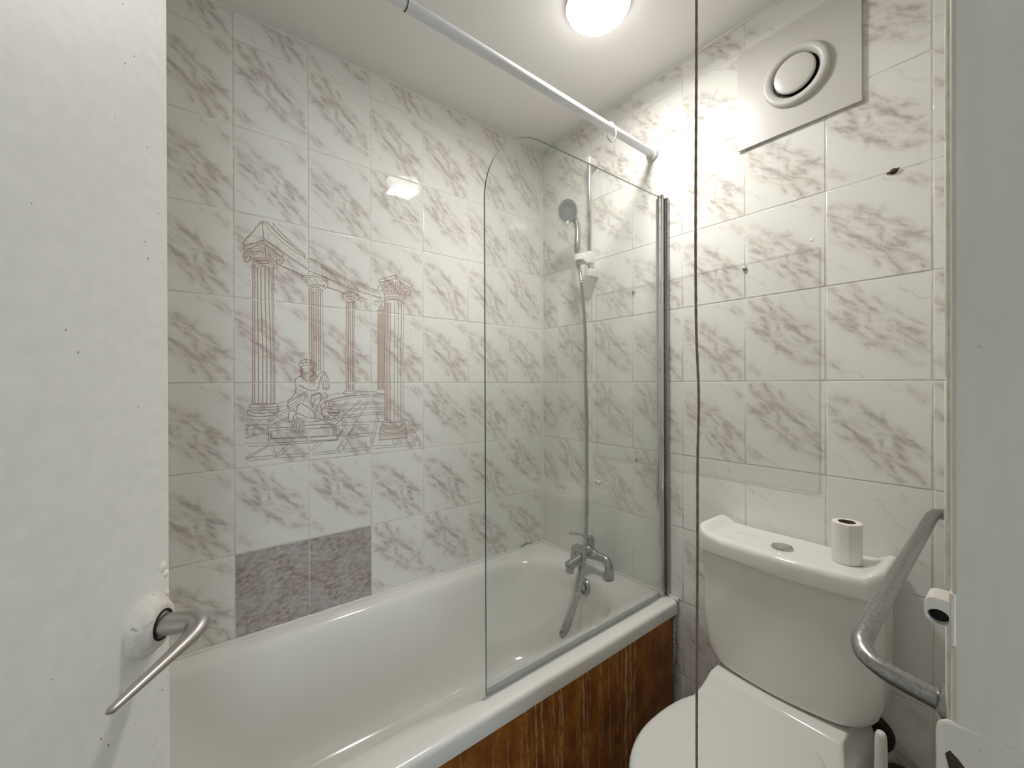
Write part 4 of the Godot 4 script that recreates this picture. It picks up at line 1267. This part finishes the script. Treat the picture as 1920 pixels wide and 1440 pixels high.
# Line print of the tile picture, in millimetres from its top left corner: line weight, then x, y pairs
const PRINT_LINES := [
	[1,47,159,47,240,46,412,45,567],[1,53,158,53,239,52,412,51,567],[2,60,156,60,238,61,411,61,567],[2,69,155,69,237,73,411,72,568],[2,80,153,80,236,84,410,83,568],[2,91,151,90,234,95,410,94,568],[1,99,150,98,233,101,409,101,569],
	[1,103,149,102,233,106,409,105,569],[1,48,161,51,156,56,153,60,154,65,150,69,152,75,148,80,150,86,147,91,150,95,149,99,152,103,155],[2,22,91,26,97,58,81,69,73,79,68,85,69,103,84,119,95,131,103,132,107,125,108,107,99,87,83,83,77],
	[1,24,90,27,91,37,87,48,83],[2,26,97,25,106,31,108,60,88,77,76,83,77],[1,65,96,50,101,39,110,48,111,65,103],[1,56,87,60,77,69,73],[2,71,102,56,109,40,110,29,113,24,122,23,132,27,142,35,143,41,135,40,126,35,124,31,128,33,132],
	[1,68,109,58,115,43,117,37,116,29,121,27,130,31,136],[2,93,95,105,107,117,109,127,112,131,120,127,132,119,138,112,136,111,127,117,119,122,122,120,127],[1,93,107,105,113,113,113,111,117],[1,96,90,111,104,113,103,99,89],
	[1,71,91,70,102,74,115],[1,77,82,78,100,73,117],[2,81,82,82,119],[2,87,83,89,98,93,117],[1,44,136,44,134,45,132,46,130,47,130,48,130,49,131,50,133,50,135],[1,51,133,51,131,52,129,53,128,55,127,56,127,57,128,58,130,58,132],
	[1,59,131,59,128,60,126,61,125,62,124,64,124,65,125,66,127,66,129],[1,67,128,67,126,68,124,69,122,70,121,71,122,73,123,73,124,74,127],[1,74,127,75,125,75,123,77,122,78,121,79,121,80,122,81,124,81,126],
	[1,82,127,83,125,83,123,84,121,86,121,87,121,88,122,89,124,89,126],[1,90,127,90,125,91,123,92,121,94,121,95,121,96,122,97,124,97,126],[1,98,127,98,125,99,123,100,121,102,121,103,121,104,122,105,124,105,126],
	[1,50,135,50,137,49,138,48,139,47,140,46,140,45,139,44,138,44,136],[1,58,132,58,134,57,136,56,137,55,137,53,137,52,136,51,135,51,133],[1,66,129,66,131,65,133,64,134,62,135,61,134,60,134,59,132,59,131],
	[1,74,127,73,128,73,130,71,131,70,132,69,132,68,131,67,130,67,128],[1,81,126,81,128,80,129,79,131,78,131,77,131,75,130,75,129,74,127],[1,89,126,89,128,88,129,87,131,86,131,84,131,83,130,83,129,82,127],
	[1,97,126,97,128,96,129,95,131,94,131,92,131,91,130,90,129,90,127],[1,105,126,105,128,104,129,103,130,102,131,100,131,99,130,98,129,98,127],[2,46,149,52,141,63,136,76,132,91,132,105,140],[2,46,156,56,146,76,139,93,139,105,149],
	[1,46,151,46,161,49,162],[1,105,140,105,155,103,157],[1,44,567,51,570,61,569,72,572,83,570,94,572,105,569],[2,37,577,38,571,46,567,105,567,112,569,114,576,103,578,74,580,46,579,37,576],
	[2,37,578,39,584,55,586,79,587,103,587,115,580,116,587,103,595,74,596,51,594,33,585],[2,33,586,31,593,35,600,51,605,74,607,98,604,115,595,116,588],[1,24,589,33,589],[1,27,614,87,617,88,615,117,594,144,583],[2,28,630,87,633],
	[1,88,616,87,640],[1,88,624,112,608,142,590],[1,25,643,35,632,38,633,30,643],[1,27,643,86,646],[1,46,643,55,633],[1,61,635,61,644],[1,69,645,76,636],[1,30,658,86,661],[1,30,643,30,658],[1,46,646,48,658],
	[1,24,667,46,663,55,661,29,672],[2,24,89,31,72,37,65,44,56,53,42,55,36,66,22,73,14,76,13],[1,64,22,68,14,76,9],[1,31,73,39,66,43,63],[2,76,13,73,27,76,44,76,60,78,66],[1,77,12,87,26,95,37,111,50,140,72,169,90,201,105],
	[2,81,10,103,30,127,51,161,75,190,95,192,102],[1,85,7,105,27,129,51,161,71,192,92],[1,99,7,127,37,161,65,194,89,192,101],[1,103,11,129,42,165,69],[1,103,13,103,30],[2,85,69,111,82,144,104,173,121,200,136],
	[1,89,70,144,108,200,140],[2,122,140,152,149,186,161],[1,119,138,144,145,186,158],[2,204,102,244,117,272,129,305,142],[1,204,109,244,125,305,149],[1,204,100,249,113,305,136],[2,204,142,224,148,263,160,305,176],[2,261,188,305,197],
	[1,244,117,243,149],[1,238,113,284,132,333,152,394,164,428,175],[2,238,119,284,139,333,158,394,169,430,179],[1,238,124,284,144,333,164,394,175,432,185],[2,242,151,284,164,328,180,358,187,394,193,444,199],[2,261,189,308,198],
	[1,365,208,396,212],[1,407,198,447,203],[1,353,162,354,181],[1,407,179,444,188],[1,204,206,204,256,203,388,204,506],[2,211,206,210,255,210,387,210,506],[2,217,205,217,254,217,387,217,506],[2,224,204,224,253,224,387,224,465],
	[2,230,203,230,253,231,386,231,465],[2,237,202,237,252,236,386,237,465],[1,244,201,244,251,246,385,246,465],[2,183,164,200,157,204,160,223,148,242,154,260,163,261,169,244,161,224,157,204,164,186,165],
	[1,183,165,184,172,193,173,200,170],[1,195,168,198,175,195,183,189,182,192,177],[1,200,167,200,194],[2,244,166,256,170,261,178,258,189,251,193,247,186,252,179],[1,206,169,212,178,221,164,223,181],[1,226,161,228,179],
	[1,230,163,242,173],[1,209,190,208,193,205,194,204,190,205,186,208,186,209,190],[1,216,187,214,191,212,192,210,188,212,184,214,184,216,187],[1,222,185,221,189,218,190,217,186,218,182,221,182,222,185],
	[1,229,184,228,188,225,189,224,185,225,181,228,181,229,184],[1,236,184,234,188,232,189,230,185,232,181,234,181,236,184],[1,243,185,241,189,239,189,237,185,239,181,241,181,243,185],
	[1,250,185,248,189,245,189,244,186,245,182,248,181,250,185],[2,204,200,217,194,233,193,246,201],[1,203,206,217,200,233,199,245,205],[2,253,539,257,541,258,544,257,547,254,549,248,550,243,549,239,548,236,545],
	[2,258,550,258,553,255,555,252,556,248,557,244,557,239,556,235,555,233,553],[1,236,537,253,537,254,541,236,542],[1,321,228,320,300,319,394,319,527],[2,329,227,329,299,327,393,327,527],[2,335,227,334,298,334,393,333,527],
	[2,342,226,341,298,340,393,340,527],[1,348,225,348,297,346,392,346,528],[2,307,200,333,189,363,198,364,202,335,194,308,204,307,200],[2,314,220,310,219,308,214,309,209,312,205,316,204,319,206,321,211,319,217],
	[2,351,216,350,211,351,206,355,203,360,203,363,207,363,212,360,217,355,218],[1,319,206,333,197,348,205],[2,320,214,333,207,350,213],[1,328,198,330,212],[1,338,196,340,213],[2,319,224,333,217,351,223,350,228,319,230],
	[1,314,529,351,529,355,534,313,533],[2,311,536,310,542,318,548,342,548,356,540],[2,311,538,330,543,355,537],[1,429,242,426,525],[1,433,242,430,525],[1,439,241,435,525],[1,445,241,441,525],[1,450,240,446,526],[1,454,240,450,526],
	[1,416,215,434,209,455,210],[1,429,221,427,227,423,229,418,228,416,223,418,217,423,215,427,216,429,221],[2,428,216,455,214,454,232,431,234],[1,431,237,455,236,452,240,433,242],[1,436,220,439,231,444,220,447,230],
	[1,423,528,452,529],[2,421,535,426,543,452,544],[2,458,215,458,288,453,388,454,643],[2,466,214,465,287,462,387,462,643],[2,476,213,476,286,473,387,474,644],[2,493,211,493,285,490,386,490,645],[2,507,209,507,283,504,385,504,646],
	[2,519,208,519,282,516,385,516,647],[1,528,207,528,281,525,384,525,647],[2,434,136,498,109,529,123,565,138,556,149,526,136,498,121,436,145,434,136],[2,498,109,499,123],[1,529,123,528,135],
	[2,450,144,464,135,486,132,481,141,458,148,450,144],[2,510,132,529,141,538,150,523,148,510,132],[2,489,136,475,151,453,157,442,152,432,157,430,171,436,177,446,173,447,163,440,161],[1,492,143,478,159,455,162,447,176,455,181],
	[2,506,147,520,158,544,152,556,159,554,173,544,182,533,176,538,166,547,166],[1,509,155,523,166,535,162],[2,498,132,495,162],[2,503,131,507,160],[1,488,136,492,160],
	[1,464,177,462,183,458,186,454,184,452,179,454,173,458,170,463,172,464,177],[1,478,174,476,180,471,183,467,181,465,176,467,170,472,167,476,169,478,174],[1,491,171,489,177,485,180,481,178,479,172,481,166,485,163,489,165,491,171],
	[1,505,170,503,176,499,179,494,178,492,172,494,166,499,163,503,165,505,170],[1,519,170,517,176,512,179,508,177,506,172,508,166,512,163,517,165,519,170],[1,533,170,531,176,526,179,522,177,520,172,522,166,526,163,531,164,533,170],
	[1,455,197,478,190,506,189,529,199],[2,453,208,464,200,487,196,512,197,529,210],[2,457,211,472,204,487,201,509,202,526,213],[1,453,184,453,208],[1,533,182,529,199],[2,447,646,472,650,502,649,530,644],
	[2,445,647,444,655,472,665,506,666,532,654,528,644],[2,442,657,452,668,478,674,513,671,534,658],[2,440,663,442,676,458,687,495,692,526,684,537,669,534,659],[2,436,663,434,711,540,711,535,666],[1,435,691,472,697,539,694],
	[1,112,568,142,560],[1,117,577,132,575,144,581],[1,258,547,287,540,310,538],[2,264,562,304,554,351,548,401,545],[1,267,568,304,562,351,555,401,552],[1,357,535,401,535,420,536],[1,269,556,307,551,351,546],[2,407,547,452,547],
	[1,407,553,452,554],[1,272,577,401,574,452,575],[1,272,583,401,580,452,581],[1,272,595,401,592,452,593],[1,272,602,400,597,452,599],[1,306,616,400,610,452,612],[1,306,624,400,617,452,619],[1,321,567,292,590],[1,330,565,304,589],
	[1,366,563,333,595],[1,373,565,341,592],[1,399,567,321,688],[1,391,569,318,627],[1,426,608,400,720],[1,436,608,410,721],[1,336,595,309,621],[1,327,597,306,618],[1,306,639,400,643,452,644],[1,308,649,400,652],
	[1,330,684,400,682,439,687],[1,333,694,400,693],[1,321,690,351,651,327,686],[1,527,602,584,683,573,695,534,636],[1,530,642,562,646,576,686,541,686],[1,540,693,576,696,587,727],[1,406,730,495,734,502,731,569,732,576,743,413,740],
	[1,500,723,498,730,492,732,486,729,484,721,486,714,492,711,498,715,500,723],[1,289,729,312,697,327,701,303,737,289,729],[1,310,731,400,732,400,740,312,742],[1,235,734,289,734,300,742,235,741],[1,387,712,384,734],
	[1,410,702,406,727],[1,25,728,76,701,81,697],[1,30,733,90,698],[1,25,728,30,735],[1,30,728,100,729,107,734,92,739,32,738],[1,106,730,141,699],[1,114,735,162,699],[1,106,728,114,736],[1,117,730,193,731,198,734,187,742,117,738],
	[1,103,731,114,742],[1,26,685,81,688],[1,37,694,81,697],[1,206,725,227,701],[1,214,729,241,701],[1,209,734,286,733,303,744],[1,211,741,286,741],[1,287,727,303,711],[2,82,640,87,643,152,645],[2,82,640,112,627,142,612],
	[1,93,642,122,629,142,620],[2,87,644,87,691],[1,93,653,152,652],[2,94,653,94,676,277,682,278,655,193,653],[1,88,677,201,683,285,682,285,654],[2,87,691,201,693,289,696],[2,81,693,85,698,201,699,290,698],
	[2,190,642,247,641,286,644,304,630],[1,201,632,247,629,301,620],[1,285,654,287,685,303,669],[1,289,696,303,678],[1,247,650,303,648],[2,236,642,286,644,312,619],[1,236,648,280,651],[1,306,621,306,654],
	[2,283,652,287,688,309,663,302,666],[2,236,694,286,697,309,669],[1,236,652,278,655,282,682,236,683],[1,241,614,306,612],[2,175,454,173,446,179,436,191,430,204,429,216,435,222,445,219,454],[2,177,454,188,450,202,447,215,452],
	[2,178,444,191,440,204,437,218,442],[2,183,437,186,446],[2,194,432,196,441],[2,207,432,206,444],[2,215,438,212,446],[2,179,456,177,472,181,487],[2,182,457,181,474,184,489],[2,185,460,184,477,190,490],[2,179,463,182,480,178,486],
	[2,186,471,192,481,194,488],[2,215,454,219,471,222,487],[2,212,457,215,474,217,488],[2,218,456,216,468,212,484],[2,211,465,210,480,205,488],[2,222,465,223,480,226,485],[2,182,454,183,464,190,473,196,478,203,474,207,464,210,455],
	[1,186,460,191,460],[1,196,457,203,458],[1,192,463,194,468,197,468],[2,194,473,199,472],[2,179,483,168,489,162,497,165,514,164,528,160,539,155,548,145,556,141,567,142,581,147,591,165,596],[1,186,491,199,501,212,494,224,485],
	[1,194,494,200,503],[2,173,510,183,514,201,527,220,529,230,523,232,509,238,485],[1,173,511,191,521,209,530],[1,212,509,215,513,217,509],[2,224,494,231,477,239,469,248,469,249,478,241,484],[2,208,543,232,535,236,541],
	[1,209,506,220,494,231,485],[2,167,593,169,577,179,570,193,577,206,589,220,604,221,615,214,620,201,617,165,599],[2,205,566,209,546,231,539,239,544,239,556,232,573,221,599],[2,206,569,212,584,214,569,221,558],
	[2,144,594,143,609,142,620,147,628,156,627,157,613,165,599],[1,144,623,147,628],[1,152,625,153,628],[2,214,622,236,621,240,626,220,628],[1,147,559,167,548,193,532],[1,142,567,162,554,191,534],[1,146,576,165,562,188,540],
	[1,152,582,165,571,183,557],[1,157,587,165,582,172,571],[1,143,576,152,587,165,592],[1,188,540,201,555,199,566],[1,193,534,191,554,185,566],[1,197,532,199,549],[1,157,621,154,635,150,656],[2,161,619,159,635,154,659],
	[1,165,618,163,636,159,661],[2,169,616,167,636,164,657],[1,173,618,172,636,169,660],[2,177,620,176,637,174,662],[1,182,622,180,637,179,658],[2,186,624,185,637,184,661],[1,190,626,189,637,189,663],[1,150,656,172,663,190,657],
	[1,165,599,167,616,193,620,196,633],[1,238,479,250,469,257,481,263,500,266,521,258,528,245,526,241,506,239,485],[1,243,482,247,523],[1,248,476,256,527],[1,253,476,261,515],[2,245,522,264,519],
	[2,249,565,267,562,268,567,250,569,249,565],[2,252,569,253,584],[2,262,569,262,583],[2,244,585,269,583,272,589,243,591,244,585],[3,240,591,238,602,243,614,255,619,264,618],[2,269,590,271,595],
	[2,247,620,264,621,264,627,246,626,247,620],[2,239,591,236,579,247,570],[2,298,601,296,603,291,605,282,605,273,605,265,603,260,601,258,599,260,597,265,595,273,594,282,595,291,596,296,598,298,601],
	[2,258,600,264,609,275,616,289,614,298,602],[2,276,616,276,626],[2,283,616,283,625],[2,292,630,289,632,283,633,275,633,269,631,266,629,269,627,275,626,283,626,289,628,292,630],[3,264,604,295,605],[2,261,606,293,609],
]
# Stippled areas: number of dots, then corners
const PRINT_DOTS := [
	[420,77,15,95,38,140,72,201,105,200,136,144,101,85,69],
	[260,204,112,305,151,305,174,263,159,224,147,204,142],
	[300,238,127,284,145,333,165,394,176,436,186,394,192,328,180,242,151],
	[150,28,615,86,619,86,632,28,628],
	[420,94,655,276,656,276,680,94,675],
	[120,89,617,142,592,142,612,90,637],
	[90,30,728,100,730,92,738,32,737],
	[70,117,730,193,732,187,741,117,737],
	[80,30,729,78,701,89,699,32,734],
	[70,107,730,141,700,157,700,114,735],
	[90,30,645,84,647,84,661,31,657],
	[70,310,732,400,733,400,740,312,741],
	[90,406,731,569,733,574,742,413,739],
	[70,330,685,400,683,400,693,333,693],
	[120,399,567,391,569,321,685,333,691],
	[120,426,611,436,612,410,721,400,720],
]
# Pink tint bands: strength in percent, then corners
const PRINT_TINT := [
	[22,47,160,55,158,53,567,45,567],
	[10,97,151,103,155,105,569,99,569],
	[22,204,206,217,205,217,506,204,506],
	[25,321,229,329,228,327,527,319,527],
	[15,343,226,350,225,350,528,342,528],
	[32,429,243,455,240,451,526,426,525],
	[22,458,215,476,213,474,644,454,643],
	[18,436,663,535,666,540,711,434,711],
	[12,445,647,530,646,535,669,442,663],
	[12,24,98,130,106,130,134,23,144],
	[12,434,138,556,148,529,204,455,208],
]
